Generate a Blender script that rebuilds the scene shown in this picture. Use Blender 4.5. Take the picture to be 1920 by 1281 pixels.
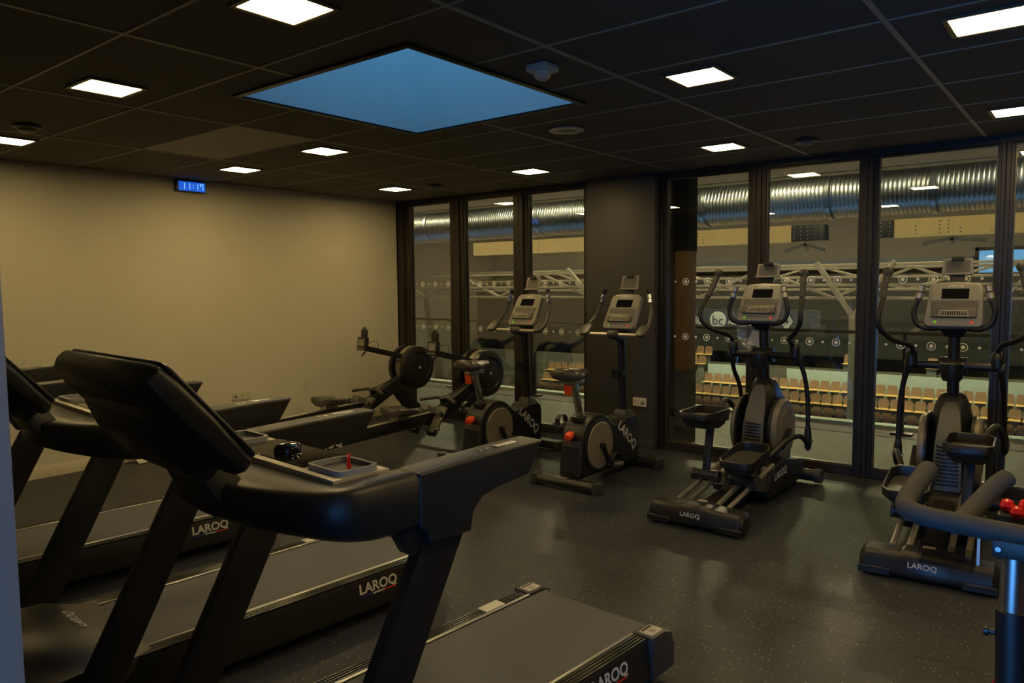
import bpy, bmesh, math, random
from mathutils import Vector, Matrix
random.seed(7)
PI = math.pi
S = bpy.context.scene
for o in list(bpy.data.objects): bpy.data.objects.remove(o, do_unlink=True)
C = S.collection

# ------------------------------------------------------------------ camera
cam_data = bpy.data.cameras.new('camera'); cam = bpy.data.objects.new('camera', cam_data); C.objects.link(cam)
RX = Vector((0.7810, 0.6243, -0.0090)); RD = Vector((0.0402, -0.0643, -0.9971)); RF = Vector((-0.6231, 0.7785, -0.0753))
RF.normalize(); RX = (RX - RF*RX.dot(RF)).normalized(); UP = RX.cross(RF).normalized()
cam.matrix_world = Matrix(((RX.x, UP.x, -RF.x, 6.813), (RX.y, UP.y, -RF.y, -6.299), (RX.z, UP.z, -RF.z, 1.55), (0, 0, 0, 1)))
cam_data.sensor_width = 36.0; cam_data.lens = 36.0*1400.6/1920; cam_data.clip_start = 0.03; cam_data.clip_end = 200
S.camera = cam

# ------------------------------------------------------------------ sky, daylight, exposure
w = bpy.data.worlds.new('world'); S.world = w; w.use_nodes = True
bg = w.node_tree.nodes['Background']; bg.inputs[0].default_value = (0.135, 0.46, 0.92, 1); bg.inputs[1].default_value = 1.35
def area(name, loc, rot, sx, sy, power, col, portal=False):
    l = bpy.data.lights.new(name, 'AREA'); l.shape = 'RECTANGLE'; l.size = sx; l.size_y = sy; l.energy = power; l.color = col
    o = bpy.data.objects.new(name, l); C.objects.link(o); o.location = loc; o.rotation_euler = rot
    if portal: l.cycles.is_portal = True
    return o
area('corridor_daylight', (6.7, -8.86, 0.72), (PI/2, 0, 0), 3.1, 1.25, 130, (0.09, 0.36, 1.0))
S.view_settings.view_transform = 'Standard'; S.view_settings.look = 'None'
S.view_settings.exposure = 0.0; S.view_settings.gamma = 1.0; S.view_settings.use_curve_mapping = False
PANEL_STRENGTH = 47.0
HALL_STRENGTH = 800.0
DUCT_FILL_STRENGTH = 260.0
PANEL_COLOR = (1.0, 0.73, 0.31)

# ------------------------------------------------------------------ materials
M = {}
def mat(name, col, rough=0.5, metal=0.0, var=0.12, scale=12.0, bump=0.0, bscale=200.0, spec=0.5, coat=0.0, emit=None, estr=0.0):
    m = bpy.data.materials.new(name); m.use_nodes = True; nt = m.node_tree; N = nt.nodes; L = nt.links
    b = N['Principled BSDF']
    tc = N.new('ShaderNodeTexCoord'); nz = N.new('ShaderNodeTexNoise'); nz.inputs['Scale'].default_value = scale; nz.inputs['Detail'].default_value = 5
    L.new(tc.outputs['Object'], nz.inputs['Vector'])
    mx = N.new('ShaderNodeMix'); mx.data_type = 'RGBA'
    c0 = tuple(max(0, c*(1-var)) for c in col); c1 = tuple(min(1, c*(1+var)) for c in col)
    mx.inputs['A'].default_value = (*c0, 1); mx.inputs['B'].default_value = (*c1, 1)
    L.new(nz.outputs['Fac'], mx.inputs['Factor']); L.new(mx.outputs['Result'], b.inputs['Base Color'])
    mr = N.new('ShaderNodeMapRange'); mr.inputs['To Min'].default_value = max(0.02, rough-0.06); mr.inputs['To Max'].default_value = min(1, rough+0.06)
    L.new(nz.outputs['Fac'], mr.inputs['Value']); L.new(mr.outputs['Result'], b.inputs['Roughness'])
    b.inputs['Metallic'].default_value = metal; b.inputs['Specular IOR Level'].default_value = spec; b.inputs['Coat Weight'].default_value = coat
    if bump > 0:
        n2 = N.new('ShaderNodeTexNoise'); n2.inputs['Scale'].default_value = bscale; L.new(tc.outputs['Object'], n2.inputs['Vector'])
        bp = N.new('ShaderNodeBump'); bp.inputs['Strength'].default_value = bump; bp.inputs['Distance'].default_value = 0.002
        L.new(n2.outputs['Fac'], bp.inputs['Height']); L.new(bp.outputs['Normal'], b.inputs['Normal'])
    if emit: b.inputs['Emission Color'].default_value = (*emit, 1); b.inputs['Emission Strength'].default_value = estr
    M[name] = m
    return m
mat('wall_paint', (0.62, 0.58, 0.47), 0.75, var=0.05, scale=1.6, bump=0.15, bscale=120)
mat('wall_dark', (0.045, 0.043, 0.04), 0.55, var=0.1, scale=3, bump=0.2, bscale=300)
mat('baseboard', (0.55, 0.50, 0.38), 0.5)
mat('ceiling_black', (0.098, 0.088, 0.072), 0.85, var=0.25, scale=60)
mat('ceiling_grey', (0.42, 0.39, 0.31), 0.8, var=0.1, scale=20)
mat('ceiling_mid', (0.085, 0.08, 0.072), 0.85, var=0.15, scale=40)
mat('grid_metal', (0.30, 0.28, 0.23), 0.5)
mat('shaft_white', (0.80, 0.82, 0.84), 0.8, var=0.02)
mat('frame_metal', (0.035, 0.030, 0.026), 0.42, metal=0.4, var=0.1)
mat('frame_bead', (0.10, 0.09, 0.06), 0.35, metal=0.5)
mat('black_plastic', (0.016, 0.0155, 0.015), 0.36, var=0.15, scale=40, bump=0.12, bscale=900)
mat('black_metal', (0.013, 0.012, 0.012), 0.42, var=0.1, scale=25, bump=0.1, bscale=700)
mat('satin_black', (0.022, 0.021, 0.020), 0.34, var=0.1)
mat('gloss_black', (0.008, 0.008, 0.008), 0.06, var=0.05, coat=0.5)
mat('dark_grey', (0.050, 0.047, 0.043), 0.42, var=0.1, bump=0.1, bscale=800)
mat('tread_black', (0.020, 0.0195, 0.0185), 0.40, var=0.1, bump=0.1, bscale=800)
mat('console_grey', (0.250, 0.232, 0.190), 0.42, var=0.06)
mat('console_mid', (0.105, 0.097, 0.080), 0.4, var=0.06)
mat('disc_brown', (0.230, 0.200, 0.145), 0.40, metal=0.2, var=0.06, scale=5)
mat('belt_rubber', (0.078, 0.080, 0.092), 0.55, var=0.08, scale=30, bump=0.2, bscale=600)
mat('aluminium', (0.55, 0.55, 0.54), 0.33, metal=1.0, var=0.05)
mat('rail_tube', (0.50, 0.47, 0.40), 0.36, metal=0.8, var=0.06)
mat('ridge_black', (0.05, 0.05, 0.052), 0.22, metal=0.7, var=0.1)
mat('chrome', (0.72, 0.72, 0.70), 0.14, metal=1.0, var=0.03)
mat('silver_plastic', (0.50, 0.46, 0.36), 0.35, metal=0.2, var=0.04)
mat('orange_plastic', (0.95, 0.085, 0.012), 0.35, var=0.05)
mat('red_plastic', (0.75, 0.015, 0.010), 0.3, var=0.05)
mat('white_print', (0.62, 0.60, 0.55), 0.5, var=0.03)
mat('red_print', (0.6, 0.02, 0.012), 0.5)
mat('blue_print', (0.03, 0.05, 0.28), 0.5)
mat('sticker', (0.45, 0.43, 0.39), 0.45, var=0.06)
mat('rim_plastic', (0.34, 0.35, 0.38), 0.12, var=0.05)
mat('container_dark', (0.02, 0.02, 0.025), 0.5, var=0.1)
mat('screen', (0.008, 0.008, 0.009), 0.10, var=0.02)
mat('lcd_grey', (0.26, 0.25, 0.19), 0.25, var=0.03)
mat('saddle_vinyl', (0.055, 0.050, 0.045), 0.30, var=0.1)
mat('foam', (0.050, 0.048, 0.046), 0.80, var=0.15, scale=90, bump=0.4, bscale=500)
mat('grip_rubber', (0.060, 0.055, 0.045), 0.5, var=0.2, scale=150, bump=0.8, bscale=350)
mat('socket_white', (0.62, 0.57, 0.44), 0.4, var=0.03)
mat('paper', (0.55, 0.52, 0.42), 0.6, var=0.12, scale=25)
mat('lamp_trim', (0.10, 0.085, 0.05), 0.4)
mat('detector_white', (0.55, 0.52, 0.46), 0.45)
mat('grille_grey', (0.16, 0.16, 0.15), 0.5)
mat('substrate', (0.16, 0.155, 0.14), 0.8)
mat('duct_metal', (0.34, 0.38, 0.41), 0.33, metal=1.0, var=0.08, scale=3)
mat('timber', (0.92, 0.62, 0.20), 0.55, var=0.12, scale=4)
mat('steel_plate', (0.03, 0.03, 0.03), 0.45, metal=0.5)
mat('bolt', (0.6, 0.6, 0.58), 0.3, metal=1.0)
mat('bolt_dark', (0.10, 0.08, 0.05), 0.5)
mat('white_steel', (0.13, 0.12, 0.09), 0.5, var=0.05)
mat('soffit_white', (0.86, 0.90, 0.95), 0.8, var=0.02)
mat('walkway', (0.155, 0.145, 0.135), 0.55, var=0.06, scale=2)
mat('walkway_dark', (0.08, 0.08, 0.075), 0.6)
mat('kerb_white', (0.50, 0.58, 0.55), 0.5, var=0.02)
mat('hall_grey', (0.105, 0.10, 0.085), 0.8, var=0.06)
mat('hall_dark', (0.010, 0.012, 0.0125), 0.8, var=0.15, scale=0.6)
mat('hall_blue', (0.055, 0.07, 0.09), 0.7, var=0.1)
mat('court', (0.30, 0.24, 0.15), 0.45, var=0.06)
mat('parapet', (0.40, 0.47, 0.47), 0.6, var=0.03)
mat('board_navy', (0.018, 0.024, 0.035), 0.5, var=0.05)
mat('logo_pale', (0.27, 0.32, 0.34), 0.5, var=0.02)
mat('seat_brown', (0.25, 0.145, 0.085), 0.5, var=0.12, scale=2)
mat('seat_pan_lit', (0.70, 0.46, 0.16), 0.45, var=0.1, scale=2)  # yellow of the lit seat tops put into the colour
mat('seat_leg', (0.22, 0.23, 0.21), 0.5)
mat('wood_brown', (0.32, 0.19, 0.065), 0.5, var=0.2, scale=3)
mat('exit_green', (0.02, 0.35, 0.2), 0.5, emit=(0.1, 1.0, 0.65), estr=0.6)
mat('clock_blue', (0.01, 0.04, 0.25), 0.3, emit=(0.015, 0.10, 0.62), estr=1.0)
mat('clock_digit', (0.3, 0.7, 1.0), 0.3, emit=(0.30, 0.75, 1.0), estr=1.0)
mat('decal', (0.80, 0.80, 0.76), 0.7, var=0.03)
mat('led_green', (0.1, 0.5, 0.02), 0.4, emit=(0.35, 0.8, 0.05), estr=0.25)
mat('led_red', (0.6, 0.03, 0.02), 0.4, emit=(1.0, 0.10, 0.05), estr=0.35)
mat('jamb_metal', (0.42, 0.43, 0.44), 0.35, metal=0.4, var=0.04)

def mat_panel():
    m = bpy.data.materials.new('lamp_diffuser'); m.use_nodes = True; N = m.node_tree.nodes; b = N['Principled BSDF']
    b.inputs['Base Color'].default_value = (0.8, 0.78, 0.7, 1)
    b.inputs['Emission Color'].default_value = (*PANEL_COLOR, 1); b.inputs['Emission Strength'].default_value = PANEL_STRENGTH
    M['lamp_diffuser'] = m
mat_panel()
def mat_hall_lamp():
    m = bpy.data.materials.new('hall_lamp'); m.use_nodes = True; b = m.node_tree.nodes['Principled BSDF']
    b.inputs['Emission Color'].default_value = (1.0, 0.86, 0.50, 1); b.inputs['Emission Strength'].default_value = HALL_STRENGTH
    M['hall_lamp'] = m
mat_hall_lamp()
m_ = M['hall_lamp'].copy(); m_.name = 'duct_fill'; m_.node_tree.nodes['Principled BSDF'].inputs['Emission Strength'].default_value = DUCT_FILL_STRENGTH; M['duct_fill'] = m_
def mat_glass(name, ior, tint):
    m = bpy.data.materials.new(name); m.use_nodes = True; nt = m.node_tree; N = nt.nodes; L = nt.links
    N.remove(N['Principled BSDF']); out = N['Material Output']
    fr = N.new('ShaderNodeFresnel'); fr.inputs['IOR'].default_value = ior
    tr = N.new('ShaderNodeBsdfTransparent'); tr.inputs['Color'].default_value = (*tint, 1)
    gl = N.new('ShaderNodeBsdfGlossy'); gl.inputs['Roughness'].default_value = 0.0
    ge = N.new('ShaderNodeNewGeometry'); fm = N.new('ShaderNodeMath'); fm.operation = 'SUBTRACT'; fm.use_clamp = True; L.new(fr.outputs[0], fm.inputs[0]); L.new(ge.outputs['Backfacing'], fm.inputs[1])
    mx = N.new('ShaderNodeMixShader'); L.new(fm.outputs[0], mx.inputs[0]); L.new(tr.outputs[0], mx.inputs[1]); L.new(gl.outputs[0], mx.inputs[2])
    L.new(mx.outputs[0], out.inputs['Surface']); M[name] = m
mat_glass('window_glass', 2.6, (0.93, 0.92, 0.88))
mat_glass('rail_glass', 1.3, (0.90, 0.97, 0.93))
mat_glass('clear_plastic', 1.4, (0.78, 0.76, 0.70))
def mat_floor():
    m = bpy.data.materials.new('rubber_floor'); m.use_nodes = True; nt = m.node_tree; N = nt.nodes; L = nt.links; b = N['Principled BSDF']
    geo = N.new('ShaderNodeNewGeometry')
    def flecks(scale, thr, seed):
        mp = N.new('ShaderNodeMapping'); mp.inputs['Location'].default_value = (seed, seed*1.7, 0); L.new(geo.outputs['Position'], mp.inputs['Vector'])
        v = N.new('ShaderNodeTexVoronoi'); v.inputs['Scale'].default_value = scale; L.new(mp.outputs[0], v.inputs['Vector'])
        lt = N.new('ShaderNodeMath'); lt.operation = 'LESS_THAN'; lt.inputs[1].default_value = 0.18; L.new(v.outputs['Distance'], lt.inputs[0])
        sp = N.new('ShaderNodeSeparateColor'); L.new(v.outputs['Color'], sp.inputs[0])
        gt = N.new('ShaderNodeMath'); gt.operation = 'GREATER_THAN'; gt.inputs[1].default_value = thr; L.new(sp.outputs[0], gt.inputs[0])
        mu = N.new('ShaderNodeMath'); mu.operation = 'MULTIPLY'; L.new(lt.outputs[0], mu.inputs[0]); L.new(gt.outputs[0], mu.inputs[1])
        return mu
    nz = N.new('ShaderNodeTexNoise'); nz.inputs['Scale'].default_value = 2.2; nz.inputs['Detail'].default_value = 6; L.new(geo.outputs['Position'], nz.inputs['Vector'])
    fine = N.new('ShaderNodeTexNoise'); fine.inputs['Scale'].default_value = 220; L.new(geo.outputs['Position'], fine.inputs['Vector'])
    mx = N.new('ShaderNodeMix'); mx.data_type = 'RGBA'; mx.inputs['A'].default_value = (0.0155, 0.017, 0.024, 1); mx.inputs['B'].default_value = (0.030, 0.032, 0.044, 1)
    L.new(nz.outputs['Fac'], mx.inputs['Factor'])
    f1 = flecks(80, 0.82, 0.0); f2 = flecks(140, 0.70, 3.1)
    m1 = N.new('ShaderNodeMix'); m1.data_type = 'RGBA'; m1.inputs['B'].default_value = (0.60, 0.60, 0.58, 1); L.new(f1.outputs[0], m1.inputs['Factor']); L.new(mx.outputs['Result'], m1.inputs['A'])
    m2 = N.new('ShaderNodeMix'); m2.data_type = 'RGBA'; m2.inputs['B'].default_value = (0.17, 0.17, 0.18, 1); L.new(f2.outputs[0], m2.inputs['Factor']); L.new(m1.outputs['Result'], m2.inputs['A'])
    L.new(m2.outputs['Result'], b.inputs['Base Color'])
    mr = N.new('ShaderNodeMapRange'); mr.inputs['To Min'].default_value = 0.36; mr.inputs['To Max'].default_value = 0.60; L.new(nz.outputs['Fac'], mr.inputs['Value']); L.new(mr.outputs[0], b.inputs['Roughness'])
    bp = N.new('ShaderNodeBump'); bp.inputs['Strength'].default_value = 0.35; bp.inputs['Distance'].default_value = 0.001; L.new(fine.outputs['Fac'], bp.inputs['Height']); L.new(bp.outputs[0], b.inputs['Normal'])
    M['rubber_floor'] = m
mat_floor()
def mat_bag():
    m = bpy.data.materials.new('clear_film'); m.use_nodes = True; nt = m.node_tree; N = nt.nodes; L = nt.links; N.remove(N['Principled BSDF']); out = N['Material Output']
    tr = N.new('ShaderNodeBsdfTransparent'); df = N.new('ShaderNodeBsdfDiffuse'); df.inputs[0].default_value = (0.5, 0.48, 0.42, 1)
    gl = N.new('ShaderNodeBsdfGlossy'); gl.inputs['Roughness'].default_value = 0.12
    tc = N.new('ShaderNodeTexCoord'); nz = N.new('ShaderNodeTexNoise'); nz.inputs['Scale'].default_value = 25; L.new(tc.outputs['Object'], nz.inputs['Vector'])
    bp = N.new('ShaderNodeBump'); bp.inputs['Strength'].default_value = 1.0; bp.inputs['Distance'].default_value = 0.02; L.new(nz.outputs['Fac'], bp.inputs['Height']); L.new(bp.outputs[0], gl.inputs['Normal'])
    a = N.new('ShaderNodeMixShader'); a.inputs[0].default_value = 0.30; L.new(tr.outputs[0], a.inputs[1]); L.new(df.outputs[0], a.inputs[2])
    c = N.new('ShaderNodeMixShader'); c.inputs[0].default_value = 0.14; L.new(a.outputs[0], c.inputs[1]); L.new(gl.outputs[0], c.inputs[2]); L.new(c.outputs[0], out.inputs['Surface'])
    M['clear_film'] = m
mat_bag()

# ------------------------------------------------------------------ mesh helpers
def V(*a): return Vector(a)
def spline(pts, n=6):
    P = [Vector(p) for p in pts]; out = []
    for i in range(len(P)-1):
        p0 = P[max(0, i-1)]; p1 = P[i]; p2 = P[i+1]; p3 = P[min(len(P)-1, i+2)]
        for k in range(n):
            t = k/n
            out.append(0.5*((2*p1) + (p2-p0)*t + (2*p0-5*p1+4*p2-p3)*t*t + (3*p1-p0-3*p2+p3)*t**3))
    out.append(P[-1]); return out
def rrect(x0, x1, y0, y1, r, n=4):
    pts = []
    for cx, cy, a0 in ((x1-r, y1-r, 0), (x0+r, y1-r, 90), (x0+r, y0+r, 180), (x1-r, y0+r, 270)):
        for k in range(n+1):
            a = math.radians(a0 + 90*k/n); pts.append((cx+r*math.cos(a), cy+r*math.sin(a)))
    return pts
class MB:
    def __init__(s): s.v = []; s.f = []
    def add(s, vs, fs):
        o = len(s.v); s.v += [tuple(v) for v in vs]; s.f += [tuple(i+o for i in f) for f in fs]; return s
    def box(s, x0, x1, y0, y1, z0, z1):
        vs = [(x, y, z) for z in (z0, z1) for y in (y0, y1) for x in (x0, x1)]
        return s.add(vs, [(0, 2, 3, 1), (4, 5, 7, 6), (0, 1, 5, 4), (2, 6, 7, 3), (0, 4, 6, 2), (1, 3, 7, 5)])
    def obox(s, c, size, rot=(0, 0, 0)):
        from mathutils import Euler
        m = Euler(rot).to_matrix(); c = Vector(c)
        vs = [c + m @ Vector((x*size[0]/2, y*size[1]/2, z*size[2]/2)) for z in (-1, 1) for y in (-1, 1) for x in (-1, 1)]
        return s.add(vs, [(0, 2, 3, 1), (4, 5, 7, 6), (0, 1, 5, 4), (2, 6, 7, 3), (0, 4, 6, 2), (1, 3, 7, 5)])
    def bar(s, a, b, w, h, up=(0, 0, 1)):
        a = Vector(a); b = Vector(b); d = (b-a).normalized(); u = Vector(up); x = d.cross(u).normalized(); u = x.cross(d)
        vs = [p + x*i*w/2 + u*j*h/2 for p in (a, b) for j in (-1, 1) for i in (-1, 1)]
        return s.add(vs, [(0, 1, 3, 2), (4, 6, 7, 5), (0, 4, 5, 1), (2, 3, 7, 6), (0, 2, 6, 4), (1, 5, 7, 3)])
    def prism(s, poly, axis, a, b):
        n = len(poly)
        def P(p, t): return (t, p[0], p[1]) if axis == 'x' else ((p[0], t, p[1]) if axis == 'y' else (p[0], p[1], t))
        vs = [P(p, a) for p in poly] + [P(p, b) for p in poly]
        fs = [tuple(range(n-1, -1, -1)), tuple(range(n, 2*n))] + [(i, (i+1) % n, n+(i+1) % n, n+i) for i in range(n)]
        return s.add(vs, fs)
    def tube(s, pts, r, seg=10, closed=False, flat=None):
        P = [Vector(p) for p in pts]; n = len(P); R = r if isinstance(r, (list, tuple)) else [r]*n
        if len(R) != n: R = [R[0] + (R[-1]-R[0])*i/(n-1) for i in range(n)]
        rings = []; prev = None
        for i in range(n):
            if closed: d = P[(i+1) % n] - P[i-1]
            else: d = P[min(n-1, i+1)] - P[max(0, i-1)]
            d.normalize()
            if prev is None:
                u = Vector((0, 0, 1)) if abs(d.z) < 0.9 else Vector((0, 1, 0))
            else: u = prev
            x = d.cross(u)
            if x.length < 1e-6: u = Vector((1, 0, 0)); x = d.cross(u)
            x.normalize(); u = x.cross(d).normalized(); prev = u
            fl = flat or (1, 1)
            rings.append([P[i] + (x*math.cos(2*PI*k/seg)*fl[0] + u*math.sin(2*PI*k/seg)*fl[1])*R[i] for k in range(seg)])
        return s.loft(rings, closed)
    def loft(s, rings, closed=False, caps=True):
        seg = len(rings[0]); n = len(rings); vs = [v for r in rings for v in r]; fs = []
        for i in range(n if closed else n-1):
            j = (i+1) % n
            for k in range(seg): fs.append((i*seg+k, i*seg+(k+1) % seg, j*seg+(k+1) % seg, j*seg+k))
        if caps and not closed: fs.append(tuple(range(seg-1, -1, -1))); fs.append(tuple((n-1)*seg+k for k in range(seg)))
        return s.add(vs, fs)
    def lathe(s, prof, c, axis=(0, 0, 1), seg=24):
        c = Vector(c); a = Vector(axis).normalized(); u = Vector((0, 0, 1)) if abs(a.z) < 0.9 else Vector((1, 0, 0)); x = a.cross(u).normalized(); y = a.cross(x)
        rings = [[c + a*h + (x*math.cos(2*PI*k/seg) + y*math.sin(2*PI*k/seg))*max(r, 1e-4) for k in range(seg)] for r, h in prof]
        return s.loft(rings)
    def mesh(s, name, m, bevel=0.0, seg=2, ang=38):
        me = bpy.data.meshes.new(name); bm = bmesh.new()
        vs = [bm.verts.new(v) for v in s.v]; bm.verts.ensure_lookup_table()
        for f in s.f:
            try: bm.faces.new([vs[i] for i in f])
            except ValueError: pass
        bmesh.ops.recalc_face_normals(bm, faces=bm.faces)
        if bevel > 0:
            es = [e for e in bm.edges if len(e.link_faces) == 2 and e.calc_face_angle(0) > math.radians(32)]
            if es: bmesh.ops.bevel(bm, geom=es, offset=bevel, segments=seg, affect='EDGES', profile=0.6, clamp_overlap=True)
        bm.to_mesh(me); bm.free()
        me.materials.append(M[m]); me.shade_smooth(); me.set_sharp_from_angle(angle=math.radians(ang))
        return me
    def build(s, name, m, parent=None, bevel=0.0, seg=2, ang=38, label=None):
        return link(name, s.mesh(name, m, bevel, seg, ang), parent, label)
def link(name, me, parent=None, label=None):
    o = bpy.data.objects.new(name, me); C.objects.link(o)
    if parent: o.parent = parent
    if label: o['label'] = label
    return o
def thing(name, label, cat, loc=(0, 0, 0), rz=0.0, group=None):
    o = bpy.data.objects.new(name, None); C.objects.link(o); o.location = loc; o.rotation_euler = (0, 0, rz); o.empty_display_size = 0.1
    o['label'] = label; o['category'] = cat
    if group: o['group'] = group
    return o
def tag(o, label, cat, group=None, kind=None):
    o['label'] = label; o['category'] = cat
    if group: o['group'] = group
    if kind: o['kind'] = kind
    return o
def struct(o, label=None):
    o['kind'] = 'structure'
    if label: o['label'] = label
    return o
def copy_tree(o, parent=None):
    c = o.copy(); C.objects.link(c); c.parent = parent
    for ch in [x for x in o.children]: copy_tree(ch, c)
    return c
text_cache = {}
def text_mesh(s, m, bold=0.0, font_space=1.0, ext=0.02):
    k = (s, m, bold, font_space, ext)
    if k not in text_cache:
        cu = bpy.data.curves.new('lettering', 'FONT'); cu.body = s; cu.size = 1.0; cu.offset = bold; cu.resolution_u = 3; cu.align_x = 'CENTER'; cu.align_y = 'CENTER'
        cu.space_character = font_space; cu.extrude = ext
        o = bpy.data.objects.new('lettering', cu); C.objects.link(o)
        dg = bpy.context.evaluated_depsgraph_get(); me = bpy.data.meshes.new_from_object(o.evaluated_get(dg))
        bpy.data.objects.remove(o, do_unlink=True)
        me.materials.clear(); me.materials.append(M[m]); text_cache[k] = me
    return text_cache[k]
def text(s, size, loc, xd, yd, m, parent, name='lettering', bold=0.02, space=1.0):
    o = link(name, text_mesh(s, m, bold, space), parent); x = Vector(xd).normalized(); y = Vector(yd); y = (y - x*y.dot(x)).normalized(); z = x.cross(y)
    mm = Matrix((x, y, z)).transposed().to_4x4(); mm = Matrix.Translation(Vector(loc)) @ mm @ Matrix.Diagonal((size, size, size*0.06, 1))
    o.matrix_local = mm; return o
def frame_of(o, xd, yd):  # helper: unit axes
    x = Vector(xd).normalized(); y = Vector(yd); y = (y - x*y.dot(x)).normalized(); return Vector(o), x, y, x.cross(y)
def fpoly(mb, fr, poly, a, b):
    o, x, y, z = fr; n = len(poly)
    vs = [o + x*p[0] + y*p[1] + z*a for p in poly] + [o + x*p[0] + y*p[1] + z*b for p in poly]
    return mb.add(vs, [tuple(range(n-1, -1, -1)), tuple(range(n, 2*n))] + [(i, (i+1) % n, n+(i+1) % n, n+i) for i in range(n)])

# ================================================================== SETTING: the gym room
H = 2.56; XE = 8.6; YS = -6.05
floor = struct(MB().box(-0.1, XE+0.1, YS-2.9, 0.12, -0.25, -0.0035).build('floor', 'substrate'), 'black rubber gym floor with pale flecks')
def mat_tile_mesh():
    # square rubber mat with puzzle-cut edges
    n = 9; a = 0.011; g = 0.0008; pts = []
    def edge(p, q, nx, ny, sgn):
        out = []
        for i in range(n):
            for (t, h) in ((0.0, -1), (0.38, -1), (0.5, 1), (0.88, 1)):
                s = (i+t)/n; hh = h*a if 0.03 < s < 0.97 else 0
                out.append((p[0]+(q[0]-p[0])*s + nx*(hh*sgn), p[1]+(q[1]-p[1])*s + ny*(hh*sgn)))
        return out
    L = 1.0
    pts += edge((0, 0), (L, 0), 0, 1, 1); pts += edge((L, 0), (L, L), 1, 0, 1)
    top = edge((0, L), (L, L), 0, 1, 1); lef = edge((0, 0), (0, L), 1, 0, 1)
    pts += [(L, L)] + list(reversed(top))[:-1] + [(0, L)] + list(reversed(lef))[:-1]
    cx = cy = 0.5
    pts = [(x + (g if x < cx else -g), y + (g if y < cy else -g)) for x, y in pts]
    return MB().prism(pts, 'z', -0.0035, 0.0).mesh('rubber_mat', 'rubber_floor')
tile_me = mat_tile_mesh()
for ix in range(-1, 9):
    for iy in range(-9, 1):
        o = link('rubber_mat', tile_me, floor); x = ix + 0.8; y = iy - 0.92
        if y > -0.1: continue
        o.location = (x, y, random.uniform(-0.0006, 0.0)); 
        if x > 7.7 : o.scale.x = min(1, (XE - x)) if XE - x > 0.05 else 0.05
        if x < 0: o.scale.x = x+1; o.location.x = 0.0
        if y + 1 > 0: o.scale.y = -y
wall_left = struct(MB().box(-0.12, 0.0, YS-0.1, 0.12, -0.05, H+0.25).build('wall_left', 'wall_paint'), 'cream painted wall')
struct(MB().prism([(0.0, 0.0), (0.014, 0.0), (0.014, 0.085), (0.010, 0.092), (0.0, 0.092)], 'y', YS, 0.0).build('baseboard_left', 'baseboard'))
struct(MB().box(XE, XE+0.12, YS-0.1, 0.12, -0.05, H+0.25).build('wall_right', 'wall_dark'))
DX0, DX1 = 5.967, 7.25
b = MB().box(-0.1, DX0-0.07, YS-0.1, YS, -0.05, H+0.25); b.box(DX1+0.07, XE+0.1, YS-0.1, YS, -0.05, H+0.25); b.box(DX0-0.07, DX1+0.07, YS-0.1, YS, 2.17, H+0.25)
struct(b.build('wall_front', 'wall_dark'))
b = MB()
for x0, x1 in ((DX0-0.07, DX0), (DX1, DX1+0.07)): b.box(x0, x1, YS-0.115, YS+0.012, 0.0, 2.17)
b.box(DX0-0.07, DX1+0.07, YS-0.115, YS+0.012, 2.10, 2.17)
door = struct(b.build('door_1', 'jamb_metal', bevel=0.004), 'grey metal door frame at the left edge')
MB().box(DX0, DX0+0.004, YS-0.09, YS-0.03, 0.86, 1.06).build('strike_plate', 'chrome', door, 0.001)
# corridor behind the camera, with a daylight window
CY = -8.95
b = MB().box(3.4, 3.5, CY, YS-0.1, -0.05, 2.8); struct(b.build('wall_corridor_left', 'wall_paint'))
struct(MB().box(XE, XE+0.1, CY, YS-0.1, -0.05, 2.8).build('wall_corridor_right', 'wall_paint'))
b = MB().box(3.4, 5.1, CY, CY+0.1, -0.05, 2.8); b.box(8.3, XE+0.1, CY, CY+0.1, -0.05, 2.8); b.box(5.1, 8.3, CY, CY+0.1, -0.05, 0.06); b.box(5.1, 8.3, CY, CY+0.1, 1.42, 2.8)
struct(b.build('wall_corridor_back', 'wall_paint'))
struct(MB().box(3.4, XE+0.1, CY, YS-0.1, 2.7, 2.8).build('ceiling_corridor', 'ceiling_black'))
wc = struct(MB().box(5.1, 8.3, CY+0.03, CY+0.07, 0.06, 0.11).box(5.1, 8.3, CY+0.03, CY+0.07, 1.37, 1.42).box(5.1, 5.15, CY+0.03, CY+0.07, 0.06, 1.42).box(8.25, 8.3, CY+0.03, CY+0.07, 0.06, 1.42).box(6.68, 6.72, CY+0.03, CY+0.07, 0.06, 1.42).build('window_9', 'frame_metal'))
MB().box(5.15, 8.25, CY+0.045, CY+0.055, 0.11, 1.37).build('pane', 'window_glass', wc)

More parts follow.
